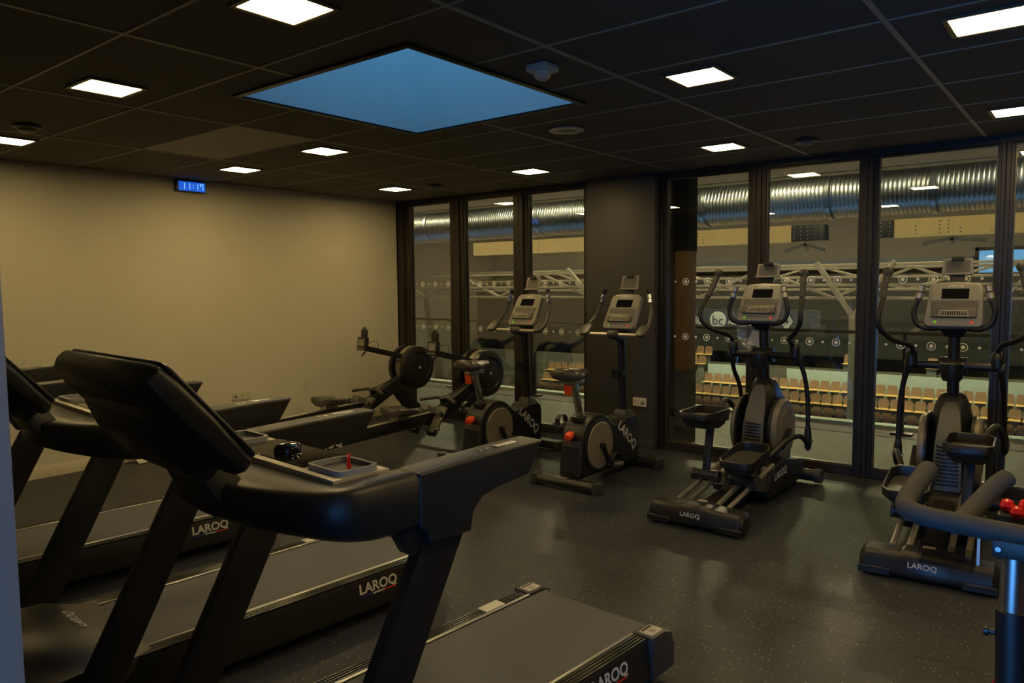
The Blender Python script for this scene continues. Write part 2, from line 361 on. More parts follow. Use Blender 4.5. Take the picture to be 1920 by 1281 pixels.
# ---- ceiling: lay-in tiles, grid bars, skylight
SKX0, SKX1, SKY0, SKY1 = 3.19, 4.455, -4.04, -2.755
b = MB()
zs = H+0.12
b.box(-0.1, SKX0-0.02, YS-0.1, 0.12, zs, zs+0.1); b.box(SKX1+0.02, XE+0.1, YS-0.1, 0.12, zs, zs+0.1); b.box(SKX0-0.02, SKX1+0.02, YS-0.1, SKY0-0.02, zs, zs+0.1); b.box(SKX0-0.02, SKX1+0.02, SKY1+0.02, 0.12, zs, zs+0.1)
ceiling = struct(b.build('ceiling', 'ceiling_black'), 'black suspended tile ceiling')
xl = [0.0, 1.265, 2.495, 3.70, 4.895, 6.085, 7.29, 8.5, XE]
yl = [0.0] + [-0.62 - 0.607*k for k in range(0, 9)] + [YS]
def sub(r, q):
    x0, x1, y0, y1 = r; a0, a1, c0, c1 = q
    if x1 <= a0 or x0 >= a1 or y1 <= c0 or y0 >= c1: return [r]
    out = []
    if x0 < a0: out.append((x0, a0, y0, y1))
    if x1 > a1: out.append((a1, x1, y0, y1))
    m0, m1 = max(x0, a0), min(x1, a1)
    if y0 < c0: out.append((m0, m1, y0, c0))
    if y1 > c1: out.append((m0, m1, c1, y1))
    return out
SK = (SKX0-0.012, SKX1+0.012, SKY0-0.012, SKY1+0.012)
for i in range(len(xl)-1):
    for j in range(len(yl)-1):
        rs = sub((xl[i]+0.003, xl[i+1]-0.003, yl[j+1]+0.003, yl[j]-0.003), SK)
        rs = [r for r in rs if r[1]-r[0] > 0.01 and r[3]-r[2] > 0.01]
        if not rs: continue
        b = MB()
        for r in rs: b.box(r[0], r[1], r[2], r[3], H+0.004, H+0.022)
        grey = (i == 1 and abs(yl[j]+3.05) < 0.05)
        grey2 = (i == 4 and abs(yl[j]+3.05) < 0.05)
        t = b.build('ceiling_tile', 'ceiling_grey' if grey else ('ceiling_mid' if (i == 4 and abs(yl[j]+3.05) < 0.05) else 'ceiling_black'), ceiling)
        if grey: t['label'] = 'light grey ceiling tile without black finish'
for x in xl[1:-1]:
    b = MB()
    for r in sub((x-0.012, x+0.012, YS, 0.0), SK): b.box(r[0], r[1], r[2], r[3], H, H+0.012)
    if b.v: b.build('grid_bar', 'grid_metal', ceiling)
for y in yl[1:-1]:
    b = MB()
    for r in sub((0.0, XE, y-0.0075, y+0.0075), SK): b.box(r[0], r[1], r[2], r[3], H+0.001, H+0.012)
    if b.v: b.build('grid_bar', 'grid_metal', ceiling)
# skylight shaft
SH = 1.05
b = MB()
t = 0.03
b.box(SKX0-t, SKX0, SKY0-t, SKY1+t, H-0.004, H+SH); b.box(SKX1, SKX1+t, SKY0-t, SKY1+t, H-0.004, H+SH); b.box(SKX0, SKX1, SKY0-t, SKY0, H-0.004, H+SH); b.box(SKX0, SKX1, SKY1, SKY1+t, H-0.004, H+SH)
sky = struct(b.build('window_8', 'shaft_white'), 'square roof skylight shaft with blue daylight')
b = MB()
for x0, x1, y0, y1 in ((SKX0-0.035, SKX0, SKY0-0.035, SKY1+0.035), (SKX1, SKX1+0.035, SKY0-0.035, SKY1+0.035), (SKX0, SKX1, SKY0-0.035, SKY0), (SKX0, SKX1, SKY1, SKY1+0.035)): b.box(x0, x1, y0, y1, H-0.010, H+0.003)
b.build('trim_frame', 'frame_metal', sky, 0.002)
MB().box(SKX0-t, SKX1+t, SKY0-t, SKY1+t, H+SH, H+SH+0.01).build('pane', 'rail_glass', sky)

# ---- window wall: pillar, frames, glazing
struct(MB().box(2.79, 3.535, -0.10, 0.40, -0.05, H+0.2).build('wall_back', 'wall_dark', bevel=0.004), 'dark grey pillar between the windows')
struct(MB().box(2.784, 3.541, -0.108, -0.05, 0.0, 0.09).build('baseboard_back', 'wall_dark', bevel=0.003))
struct(MB().box(0.0, 2.79, -0.02, 0.10, H-0.05, H+0.2).box(3.535, XE, -0.02, 0.10, H-0.05, H+0.2).build('trim_1', 'frame_metal'))
panes = [(0.195, 0.878), (1.080, 1.803), (1.990, 2.700), (3.600, 4.372), (4.522, 5.255), (5.390, 6.163), (6.262, 7.04), (7.18, 7.95)]
ZB, ZT = 0.076, 2.502
ring_me = None
def ring_mesh():
    b = MB(); n = 20
    for r0, r1 in ((0.026, 0.032), (0.0, 0.0145)):
        if r0 > 0:
            vs = [(r*math.cos(2*PI*k/n), y, r*math.sin(2*PI*k/n)) for r in (r0, r1) for y in (-0.0006, 0.0) for k in range(n)]
            fs = []
            for k in range(n):
                q = (k+1) % n; A, B, D, E_ = 0, n, 2*n, 3*n
                fs += [(A+k, D+k, D+q, A+q), (B+k, B+q, E_+q, E_+k), (A+k, A+q, B+q, B+k), (D+k, E_+k, E_+q, D+q)]
            b.add(vs, fs)
        else: b.lathe([(r1, -0.0006), (r1, 0.0)], (0, 0, 0), (0, 1, 0), n)
    return b.mesh('ring_marker', 'decal')
ring_me = ring_mesh(); dot_me = MB().lathe([(0.0105, -0.0006), (0.0105, 0.0)], (0, 0, 0), (0, 1, 0), 14).mesh('dot_marker', 'decal')
bounds = [0.03] + [0.979, 1.897, 2.745] + [3.545, 4.447, 5.322, 6.212, 7.11, 8.05]
lefts = [0.03, 0.979, 1.897, 3.545, 4.447, 5.322, 6.212, 7.11]; rights = [0.979, 1.897, 2.79, 4.447, 5.322, 6.212, 7.11, 8.05]
for k, (x0, x1) in enumerate(panes):
    l, r = lefts[k]+0.0008, rights[k]-0.0008
    # the frame of one window: two stiles stepped in profile, sill and head rail
    b = MB()
    for a0, a1 in ((l, x0), (x1, r)):
        b.box(a0, a1, -0.005, 0.095, 0.0, H-0.05)
        mid0, mid1 = (a0, a0+(a1-a0)*0.55) if a0 == l else (a1-(a1-a0)*0.55, a1)
        b.box(mid0, mid1, -0.03, -0.005, 0.0, H-0.05)
    b.box(x0, x1, -0.005, 0.095, 0.0, ZB); b.box(x0, x1, -0.005, 0.095, ZT, H-0.05)
    f = struct(b.build('window_%d' % (k+1), 'frame_metal', bevel=0.003, seg=1), 'floor to ceiling glazing with dark metal frame')
    b = MB(); e = 0.009
    b.box(x0, x0+e, 0.012, 0.030, ZB, ZT); b.box(x1-e, x1, 0.012, 0.030, ZB, ZT); b.box(x0+e, x1-e, 0.012, 0.030, ZB, ZB+e); b.box(x0+e, x1-e, 0.012, 0.030, ZT-e, ZT)
    b.build('glazing_bead', 'frame_bead', f)
    MB().box(x0+0.002, x1-0.002, 0.040, 0.046, ZB, ZT).build('pane', 'window_glass', f)
    n = int((x1-x0)/0.1035); off = (x1-x0-(n-1)*0.1035)/2
    for zr in (1.567, 1.064):
        for q in range(n):
            o = link('ring_marker' if q % 2 else 'dot_marker', ring_me if q % 2 else dot_me, f); o.location = (x0+off+q*0.1035, 0.0394, zr)
struct(MB().box(8.05, XE, 0.0, 0.1, 0.0, H+0.2).build('wall_back_right', 'wall_dark'))

# ================================================================== the sports hall beyond the glass
struct(MB().box(-26, 10.5, 0.10, 2.36, -0.3, 0.0).build('floor_walkway', 'walkway'), 'grey walkway outside the windows')
struct(MB().box(-26, 10.5, 1.80, 2.08, 0.0, 0.004).build('trim_2', 'walkway_dark'))
struct(MB().box(-26, 10.5, 2.24, 2.40, -0.35, 0.035).build('trim_3', 'kerb_white', bevel=0.004), 'white kerb along the walkway edge')
struct(MB().box(-26, 10.5, 2.36, 40, -5.4, -5.15).build('floor_hall', 'court'))
b = MB().box(-26, 2.0, 33, 33.2, -5, 6.5).box(2.0, 10.5, 33, 33.2, -5, -2.2).box(2.0, 10.5, 33, 33.2, 3.05, 6.5)
struct(b.build('wall_hall_far', 'hall_grey'))
struct(MB().box(-26.2, -26, 0, 33.2, -5.4, 6.5).build('wall_hall_left', 'hall_grey'))
struct(MB().box(10.5, 10.7, -0.1, 33.2, -5, 6.5).build('wall_hall_right', 'hall_grey'))
struct(MB().box(-26.2, 10.7, 2.3, 33.2, 6.3, 6.5).build('ceiling_hall', 'hall_grey'))
struct(MB().box(-26, 10.5, 0.10, 2.13, 2.72, 2.9).box(-26, 10.5, 2.26, 2.36, 2.9, 6.5).build('ceiling_walkway', 'soffit_white'), 'white soffit above the walkway')
struct(MB().box(-26, 10.5, 2.14, 2.36, 2.712, 2.9).build('trim_4', 'kerb_white'))
struct(MB().box(-26, 0.0, -0.02, 0.10, -0.3, 3.0).box(XE, 10.5, -0.02, 0.10, -0.3, 3.0).build('wall_walkway', 'hall_grey'))
# far-wall window with sky
wf = struct(MB().box(2.0, 10.5, 33.0, 33.1, -2.2, -2.05).box(2.0, 10.5, 33.0, 33.1, 2.9, 3.05).box(2.0, 2.15, 33, 33.1, -2.2, 3.05).box(4.1, 4.22, 33, 33.1, -2.2, 3.05).box(6.2, 6.32, 33, 33.1, -2.2, 3.05).build('window_10', 'hall_dark'))
MB().box(2.15, 10.4, 33.04, 33.05, -2.05, 2.9).build('pane', 'window_glass', wf)
# ---- outside column beside the pillar
col = thing('clad_column', 'brown clad column with grey base outside the glass, beside the dark pillar', 'column', (3.54, 0.30, 0))
MB().box(0.0, 0.135, 0, 0.20, 0.0, 0.72).build('base', 'hall_grey', col, 0.003)
MB().box(0.0, 0.13, 0.005, 0.195, 0.72, 1.86).build('cladding', 'wood_brown', col, 0.003)
MB().box(0.0, 0.135, 0, 0.20, 1.86, 2.72).build('shaft', 'hall_dark', col, 0.003)  # dark top puts the pillar's mirror image in the pane into the colour
# ---- glass balustrade
bal = thing('glass_balustrade', 'glass balustrade with steel posts along the walkway edge', 'balustrade', (0, 2.0, 0))
for i in range(-9, 8):
    x = 5.22 + i*1.55
    if x > 10.2 or x < -9: continue
    p = MB().box(x-0.012, x+0.012, -0.03, 0.03, 0.0, 1.02).build('post', 'steel_plate', bal, 0.002)
    MB().box(x-0.10, x+0.10, -0.06, 0.06, 0.004, 0.022).build('foot', 'steel_plate', p, 0.002)
    MB().box(x+0.03, x+1.52, 0.0, 0.012, 0.07, 1.0).build('glass_panel', 'rail_glass', bal)
MB().tube([(-9.5, 0, 1.03), (10.4, 0, 1.03)], 0.018, 8).build('handrail', 'white_steel', bal)
# ---- spiral ventilation duct
duct = thing('spiral_duct', 'large ribbed metal ventilation duct running along the hall', 'duct', (0, 3.6, 2.62))
prof = []
x = -16.0
rr = 0.275
while x < 9.6:
    prof += [(rr, x), (rr, x+0.030), (rr+0.006, x+0.035), (rr+0.006, x+0.041), (rr, x+0.046)]; x += 0.048
MB().lathe(prof, (0, 0, 0), (1, 0, 0), 28).build('duct_tube', 'duct_metal', duct, ang=60)
for x in (-6.0, -2.9, -0.4, 2.4, 4.05, 5.2, 7.6): MB().lathe([(rr+0.008, x-0.03), (rr+0.018, x-0.025), (rr+0.018, x+0.025), (rr+0.008, x+0.03)], (0, 0, 0), (1, 0, 0), 28).build('collar', 'duct_metal', duct)
for x in (-2.0, 1.2, 5.28): MB().tube([(x, 0, rr), (x, 0, 3.6)], 0.006, 6).build('hanger_rod', 'white_steel', duct)
# ---- glulam beams with bolted plates
def beam(x0, x1, plates, label, bolts):
    t = thing('timber_beam', label, 'beam', (x0, 6.0, 2.2)); w_ = x1-x0
    MB().box(0, w_, 0, 0.22, 0.0, 0.27).build('beam_body', 'timber', t, 0.004)
    for px in plates:
        p = MB().box(px-x0, px-x0+0.56, -0.012, 0.0, 0.015, 0.255).build('steel_plate', 'steel_plate', t, 0.002)
        for i in range(6):
            for j in range(4):
                MB().lathe([(0.008, 0), (0.008, 0.008)], (px-x0+0.05+i*0.092, -0.012, 0.045+j*0.06), (0, -1, 0), 6).build('bolt', 'bolt', p)
    for bx, bz in bolts: MB().lathe([(0.011, 0), (0.008, 0.006)], (bx-x0, 0, bz), (0, -1, 0), 6).build('plug', 'bolt_dark', t)
bl = []
for cx, n in ((-2.6, 3), (-2.45, 4), (-2.3, 4), (0.2, 3), (1.15, 4), (1.25, 2), (2.05, 3)):
    for j in range(n): bl.append((cx, 0.05 + 0.055*j))
beam(-4.09, 2.76, [], 'pale timber beam left of the bolted joint plate', bl)
bl = []
for cx, n in ((4.55, 3), (4.86, 4), (4.97, 4), (5.12, 2), (5.5, 1)):
    for j in range(n): bl.append((cx, 0.05 + 0.055*j))
beam(4.26, 9.6, [], 'pale timber beam right of the bolted joint plates', bl)
def joint(x0, x1, label):
    t = thing('joint_plate', label, 'plate', (x0, 5.98, 2.2), group=None)
    MB().box(0, x1-x0, 0, 0.24, 0.012, 0.258).build('plate', 'steel_plate', t, 0.003)
    n = max(3, int((x1-x0)/0.09))
    for i in range(n):
        for j in range(4): MB().lathe([(0.008, 0), (0.008, 0.008)], (0.05+i*(x1-x0-0.1)/(n-1), 0.0, 0.045+j*0.06), (0, -1, 0), 6).build('bolt', 'bolt', t)
joint(2.76, 3.28, 'black bolted steel plate at the end of the left timber beam')
joint(3.92, 4.26, 'black bolted steel plate at the end of the right timber beam')
MBx = MB()
for (a, c) in (((2.95, 6.1, 2.165), (2.62, 6.1, 2.06)), ((2.95, 6.1, 2.165), (3.25, 6.1, 2.06)), ((2.95, 6.1, 2.165), (2.98, 6.1, 2.05))): MBx.bar(a, c, 0.05, 0.05)
tag(MBx.build('strut_bracket', 'white_steel'), 'splayed steel struts under the left bolted plate', 'bracket')
MBx = MB()
for (a, c) in (((5.0, 6.1, 2.165), (4.62, 6.1, 2.10)), ((5.0, 6.1, 2.165), (5.42, 6.1, 2.12)), ((5.0, 6.1, 2.165), (5.03, 6.1, 2.09))): MBx.bar(a, c, 0.05, 0.05)
tag(MBx.build('strut_bracket', 'white_steel'), 'splayed steel struts under the right timber beam', 'bracket')
# ---- roof trusses far in the hall
def truss(y, x0, x1, zt, zm, zb, step, label, ph=0.0):
    t = thing('roof_truss', label, 'truss', (x0, y, zb)); w_ = x1-x0
    for z in (zt, zm, zb): MB().box(0, w_, -0.06, 0.06, z-zb-0.05, z-zb+0.05).build('chord', 'white_steel', t, 0.01, 1)
    x = ph; k = 0
    while x < w_-0.2:
        x2 = min(w_, x+step); a, c = ((x, 0, zt-zb), (x2, 0, 0)) if k % 2 == 0 else ((x, 0, 0), (x2, 0, zt-zb))
        MB().bar(a, c, 0.10, 0.10, (0, 1, 0)).build('diagonal', 'white_steel', t, 0.01, 1); x += step; k += 1
    return t
truss(22.0, -25, 5.0, 2.05, 1.44, 0.98, 2.6, 'nearer white steel roof truss across the hall', 0.6)
truss(26.0, -25, 5.2, 2.25, 1.75, 1.25, 3.4, 'farther white steel roof truss across the hall', 1.8)
tc_ = thing('branching_column', 'pale steel column with slanting branches behind the glass', 'column', (-0.22, 21.6, -5.15))
MB().box(-0.09, 0.09, -0.09, 0.09, 0, 5.6).build('post', 'white_steel', tc_, 0.01, 1)
MB().bar((-1.25, 0, 7.4), (0.0, 0, 5.5), 0.17, 0.17, (0, 1, 0)).build('branch', 'white_steel', tc_, 0.01, 1)
MB().bar((1.3, 0, 7.4), (0.0, 0, 5.5), 0.14, 0.14, (0, 1, 0)).build('branch', 'white_steel', tc_, 0.01, 1)
tc2 = thing('branching_column', 'pale steel column with slanting branch seen through the left panes', 'column', (-10.4, 21.6, -5.15))
MB().box(-0.09, 0.09, -0.09, 0.09, 0, 5.6).build('post', 'white_steel', tc2, 0.01, 1)
MB().bar((-1.9, 0, 7.4), (0.0, 0, 5.5), 0.17, 0.17, (0, 1, 0)).build('branch', 'white_steel', tc2, 0.01, 1)
MB().bar((1.4, 0, 7.4), (0.0, 0, 5.5), 0.17, 0.17, (0, 1, 0)).build('branch', 'white_steel', tc2, 0.01, 1)
tag(MB().bar((1.44, 22.6, -0.25), (3.1, 22.6, 0.95), 0.14, 0.14, (0, 1, 0)).build('brace', 'white_steel'), 'slanting pale steel brace behind the right elliptical', 'brace')
# ---- dark upper gallery, sponsor board, blue band
struct(MB().box(-26, 2.0, 32.2, 33, 2.2, 2.65).build('trim_5', 'hall_blue'))
struct(MB().box(-26, 4.6, 31.0, 33.0, -2.0, 1.9).build('wall_gallery', 'hall_dark'))
bd = thing('sponsor_board', 'dark sponsor board with pale logos hung across the hall', 'board', (-9.6, 27.0, -0.52))
MB().box(0, 6.75, 0, 0.08, 0.0, 0.86).build('board_panel', 'board_navy', bd, 0.01, 1)
MB().box(0, 6.75, -0.02, 0.0, -0.05, -0.005).build('edge_strip', 'logo_pale', bd)
text('kelia', 0.52, (0.95, -0.02, 0.30), (1, 0, 0), (0, 0, 1), 'logo_pale', bd, bold=0.01)
MB().lathe([(0.40, 0), (0.40, 0.015)], (2.12, 0, 0.36), (0, -1, 0), 28).build('logo_disc', 'logo_pale', bd)
text('bc', 0.62, (2.12, -0.035, 0.32), (1, 0, 0), (0, 0, 1), 'board_navy', bd, bold=0.0)
text('NU', 0.30, (2.85, -0.02, 0.24), (1, 0, 0), (0, 0, 1), 'logo_pale', bd, bold=0.02)
MB().tube(spline([(4.15, -0.02, 0.10), (4.4, -0.02, 0.14), (4.6, -0.02, 0.20), (4.7, -0.02, 0.28)]), 0.035, 6).build('logo_swoosh', 'logo_pale', bd)
def rhomb(b_, cx, cz, rx, rz, th):
    o_ = [(cx, cz+rz), (cx+rx, cz), (cx, cz-rz), (cx-rx, cz)]; i_ = [(cx, cz+rz-th*2), (cx+rx-th, cz), (cx, cz-rz+th*2), (cx-rx+th, cz)]
    vs = [(p[0], y, p[1]) for y in (-0.02, 0.0) for p in o_+i_]; fs = []
    for k in range(4):
        q = (k+1) % 4
        fs += [(k, q, 4+q, 4+k), (8+k, 12+k, 12+q, 8+q), (k, 8+k, 8+q, q), (4+k, 4+q, 12+q, 12+k)]
    b_.add(vs, fs)
rb = MB(); rhomb(rb, 5.30, 0.36, 0.27, 0.40, 0.055); rhomb(rb, 5.32, 0.34, 0.15, 0.24, 0.05); rb.build('logo_rhombus', 'logo_pale', bd)
# ---- stand: stepped terraces, parapet panels, seats
for r in range(3): struct(MB().box(-26, 6.5, 26.6+r*0.8, 27.4+r*0.8+(0.6 if r == 2 else 0), -5.3, -4.70+r*0.48).build('floor_terrace_%d' % (r+1), 'hall_grey'))
struct(MB().box(-26, 9.5, 25.9, 26.0, -5.15, -4.68).build('trim_6', 'kerb_white'))
tag(MB().box(-8.95, -6.85, 29.25, 29.35, -3.74, -2.50).build('parapet_panel', 'parapet'), 'short pale parapet panel behind the left end of the seats', 'panel')
tag(MB().box(-5.0, 4.5, 29.25, 29.35, -3.74, -2.50).build('parapet_panel', 'parapet'), 'long pale parapet panel behind the seats on the right', 'panel')
for r in range(2): struct(MB().box(-26, 6.5, 29.5+r*0.8, 30.3+r*0.8, -5.0, -3.0+r*0.42).build('floor_upper_terrace_%d' % (r+1), 'hall_grey'))
SEAT = {}
b = MB(); fr = frame_of((0, 0.20, 0.43), (1, 0, 0), (0, 0.16, 1)); fpoly(b, fr, [(-0.2, 0), (0.2, 0), (0.21, 0.18), (0.17, 0.37), (0.14, 0.39), (-0.14, 0.39), (-0.17, 0.37), (-0.21, 0.18)], -0.015, 0.015); SEAT['backrest'] = b.mesh('backrest', 'seat_brown', 0.008, 1)
SEAT['seat'] = MB().prism([(-0.22, 0.405), (-0.20, 0.42), (0.16, 0.40), (0.21, 0.44), (0.22, 0.41), (0.16, 0.37), (-0.20, 0.39)], 'x', -0.21, 0.21).mesh('seat', 'seat_pan_lit', 0.006, 1)
SEAT['stand'] = MB().box(-0.18, 0.18, 0.02, 0.07, 0, 0.40).mesh('stand', 'seat_leg')
rows = [(27.05, -4.70, -12.6, 6.2, 'front row', 0.0), (27.85, -4.22, -12.6, 6.2, 'middle row', 0.16), (28.65, -3.74, -12.6, 6.2, 'back row', 0.32)]
def put_seat(x, y, z, label, group):
    t = thing('arena_seat', label, 'seat', (x, y, z), 0, group)
    for k in ('backrest', 'seat', 'stand'): link(k, SEAT[k], t)
ORD = ['first', 'second', 'third', 'fourth', 'fifth', 'sixth', 'seventh', 'eighth', 'ninth', 'tenth', 'eleventh', 'twelfth', 'thirteenth', 'fourteenth', 'fifteenth', 'sixteenth', 'seventeenth', 'eighteenth', 'nineteenth', 'twentieth']
ORD += ['twenty-' + q for q in ORD[:9]] + ['thirtieth'] + ['thirty-' + q for q in ORD[:9]]
for (y, z, x0, x1, nm, off) in rows:
    x = -9.05 + off; k = 0
    while x < 4.6:
        put_seat(x, y, z, '%s brown shell seat from the brown column in the %s of the far stand' % (ORD[k], nm), 'seats in the %s of the far stand' % nm); x += 0.465; k += 1
for r in range(2):
    for k in range(3): put_seat(-10.55+k*0.47, 29.8+r*0.8, -3.0+r*0.42, '%s tan seat from the brown column in the %s upper row' % (ORD[k], ('lower', 'higher')[r]), 'upper seats left of the parapet')
for k, x in enumerate((-6.9, -2.45, -1.95, 0.95, 1.42)): put_seat(x, 29.8, -2.58, '%s tan seat from the left showing above the pale parapet panels' % ORD[k], 'upper seats above the parapet')
for r in range(3):
    for k in range(7): put_seat(-15.2-k*0.47-0.2*r, 27.05+r*0.8, -4.70+r*0.48, '%s seat left of the dark pillar in the %s stand row seen past the bikes' % (ORD[k], ('lowest', 'middle', 'highest')[r]), 'seats seen left of the pillar')
struct(MB().box(-8.9, 4.6, 29.5, 30.2, -3.0, -2.58).build('floor_upper_terrace_4', 'hall_grey'))
# ---- stair with railing and exit sign, seen past the rowers
st = thing('stair_flight', 'grey stair flight with dark railing left of the seats', 'stairs', (-20.2, 25.6, -5.15))
for i in range(9): MB().box(0, 1.3, i*0.3, i*0.3+0.34, 0.0, 0.2*(i+1)).build('step', 'hall_grey', st)
MB().tube([(1.3, 0, 1.1), (1.3, 2.6, 2.9)], 0.03, 6).build('handrail', 'steel_plate', st)
for i in range(9): MB().tube([(1.3, 0.15+i*0.3, 0.2*i), (1.3, 0.15+i*0.3, 1.15+0.2*i)], 0.015, 5).build('baluster', 'steel_plate', st)
ex = thing('exit_sign', 'small green lit exit sign on the far hall wall', 'sign', (-19.6, 32.9, -1.2))
MB().box(-0.2, 0.2, -0.05, 0.05, 0, 0.2).build('sign_box', 'exit_green', ex, 0.01, 1)
# ---- unseen hall lamps under the roof, and added lamps over the duct
for i, (x, y) in enumerate([(-17, 18.5), (-9, 18.5), (-3, 18.5), (3, 18.5), (-17, 25), (-9, 25), (-3, 25), (3, 25)]):
    t = thing('hall_lamp', 'long hall lamp hung high under the roof, out of the glazing view', 'lamp', (x, y, 6.22), 0, 'hall lamps under the roof')
    MB().box(-0.7, 0.7, -0.12, 0.12, 0.0, 0.08).build('housing', 'white_steel', t)
    MB().box(-0.68, 0.68, -0.10, 0.10, -0.012, 0.0).build('diffuser', 'hall_lamp', t)
for i, x in enumerate((-7.5, -4.0, -0.5, 3.0, 6.5)):  # unseen lamps put in to brighten the duct and timber beams
    t = thing('duct_fill_lamp', 'unseen narrow lamp added above the walkway duct to light duct and beams', 'lamp', (x, 2.36, 3.5), 0, 'added lamps above the duct')
    MB().box(-0.45, 0.45, 0.0, 0.10, 0.0, 0.06).build('housing', 'white_steel', t)
    MB().box(-0.44, 0.44, 0.02, 0.09, -0.01, 0.0).build('diffuser', 'duct_fill', t)

# ================================================================== ceiling fixtures
lamp_spots = [(0.94, -0.89), (2.73, -0.91), (4.52, -0.90), (6.34, -0.86), (0.94, -2.67), (2.19, -2.74), (5.20, -2.79), (6.40, -2.79), (0.93, -4.40), (2.82, -4.56), (4.44, -4.63), (6.40, -4.60), (8.05, -0.9), (8.05, -2.8), (8.05, -4.6)]
lamp_names = ['in the corner by the clock wall and first window', 'above the rear of the rowing machines near the windows', 'just in front of the right window group', 'by the windows at the right edge',
              'on the clock wall side, nearest the grey ceiling tile', 'between the grey ceiling tile and the skylight', 'right of the skylight, with the grey band behind it', 'at the upper right corner, cut by the frame',
              'at the left edge, cut by the frame', 'on the upper left, alone among black tiles', 'at the top edge, just in front of the skylight', 'above the entrance, behind the viewer', 'off to the right by the windows', 'off to the right in mid room', 'off to the right by the entrance wall']
for (x, y), nm in zip(lamp_spots, lamp_names):
    t = thing('ceiling_light', 'square recessed LED ceiling light ' + nm, 'ceiling light', (x, y, H), 0, 'square ceiling lights')
    b = MB()
    for x0, x1, y0, y1 in ((-0.143, -0.122, -0.143, 0.143), (0.122, 0.143, -0.143, 0.143), (-0.122, 0.122, -0.143, -0.122), (-0.122, 0.122, 0.122, 0.143)): b.box(x0, x1, y0, y1, -0.006, 0.004)
    b.build('trim', 'lamp_trim', t, 0.0015, 1)
    MB().box(-0.122, 0.122, -0.122, 0.122, -0.003, 0.003).build('diffuser', 'lamp_diffuser', t)
det = thing('motion_detector', 'white ceiling motion detector beside the skylight corner', 'detector', (4.72, -3.44, H))
MB().prism(rrect(-0.06, 0.06, -0.06, 0.06, 0.02), 'z', -0.028, 0.0).build('base', 'detector_white', det, 0.004)
MB().lathe([(0.040, 0), (0.040, 0.014), (0.036, 0.026), (0.022, 0.036), (0.0, 0.039)], (0, 0, -0.028), (0, 0, -1), 20).build('lens', 'detector_white', det)
sp = thing('ceiling_speaker', 'flat round ceiling speaker grille past the skylight', 'speaker', (3.99, -2.18, H))
MB().lathe([(0.115, 0), (0.118, 0.006), (0.105, 0.008)], (0, 0, 0), (0, 0, -1), 32).build('ring', 'detector_white', sp)
MB().lathe([(0.105, 0.005), (0.05, 0.009), (0.0, 0.010)], (0, 0, 0), (0, 0, -1), 32).build('grille', 'grille_grey', sp)
for (x, y), nm in (((5.08, -0.78), 'near the right window group'), ((1.455, -0.83), 'near the first windows'), ((1.54, -4.49), 'at the left edge of the picture')):
    t = thing('smoke_detector', 'round dark rimmed smoke detector on the ceiling ' + nm, 'smoke detector', (x, y, H))
    MB().lathe([(0.075, 0.0), (0.078, 0.012), (0.062, 0.022)], (0, 0, 0), (0, 0, -1), 24).build('base', 'dark_grey', t)
    MB().lathe([(0.055, 0.016), (0.050, 0.034), (0.030, 0.042), (0.0, 0.044)], (0, 0, 0), (0, 0, -1), 24).build('cap', 'grille_grey', t)
# ---- clock and sockets on the left wall
ck = thing('wall_clock', 'blue digital wall clock reading 11:17', 'clock', (0.0, -2.63, 2.445))
MB().box(0.0, 0.045, -0.145, 0.145, 0.0, 0.105).build('case', 'satin_black', ck, 0.005)
MB().box(0.045, 0.047, -0.125, 0.135, 0.010, 0.095).build('display', 'clock_blue', ck)
def seg7(ch):
    return {'1': 'bc', '7': 'abcf'}[ch]
def digit(b_, ch, y, z, w_, h_):
    t_ = 0.006; on = seg7(ch)
    sg = {'a': (y, y+w_, z+h_-t_, z+h_), 'b': (y+w_-t_, y+w_, z+h_/2+0.002, z+h_), 'c': (y+w_-t_, y+w_, z, z+h_/2-0.002), 'f': (y, y+t_, z+h_/2+0.002, z+h_)}
    for s_ in on: q = sg[s_]; b_.box(0.0465, 0.0485, q[0], q[1], q[2], q[3])
b = MB(); z0 = 0.026
for ch, y in (('1', -0.095), ('1', -0.045), ('1', 0.035), ('7', 0.085)): digit(b, ch, y, z0, 0.030, 0.055)
for dz in (0.014, 0.036): b.box(0.0465, 0.0485, 0.012, 0.020, z0+dz, z0+dz+0.008)
b.build('digits', 'clock_digit', ck)
def socket(name, label, loc, axis, n):
    # axis 'x': faces +x on the left wall ; 'y': faces -y on the pillar
    t = thing(name, label, 'socket', loc, 0 if axis == 'x' else -PI/2)
    MB().prism(rrect(-0.036-(n-1)*0.0355, 0.036+(n-1)*0.0355, -0.041, 0.041, 0.006), 'x', 0.0, 0.010).build('cover_plate', 'socket_white', t, 0.002, 1)
    for k in range(n):
        y = (k-(n-1)/2)*0.071
        if (axis == 'x' and n == 3 and k == 0) or (axis == 'y' and k == 1):
            MB().box(0.010, 0.013, y-0.024, y+0.024, -0.022, 0.022).build('data_insert', 'sticker', t, 0.001, 1)
            MB().box(0.013, 0.014, y-0.012, y+0.012, -0.016, 0.0).build('port', 'satin_black', t)
        else:
            MB().lathe([(0.021, 0.0), (0.021, 0.0105), (0.018, 0.0105), (0.017, 0.004), (0.0, 0.004)], (0.0, y, 0), (1, 0, 0), 20).build('outlet', 'console_grey', t)
            for dy in (-0.0095, 0.0095): MB().lathe([(0.0028, 0.0), (0.0028, 0.0112)], (0.0, y+dy, 0), (1, 0, 0), 8).build('pin_hole', 'satin_black', t)
socket('wall_socket', 'triple cream socket plate low on the clock wall', (0.0, -2.165, 0.465), 'x', 3)
socket('wall_socket', 'single cream socket low on the clock wall', (0.0, -1.387, 0.474), 'x', 1)
socket('wall_socket', 'double cream socket plate on the dark pillar', (3.39, -0.10, 0.44), 'y', 2)
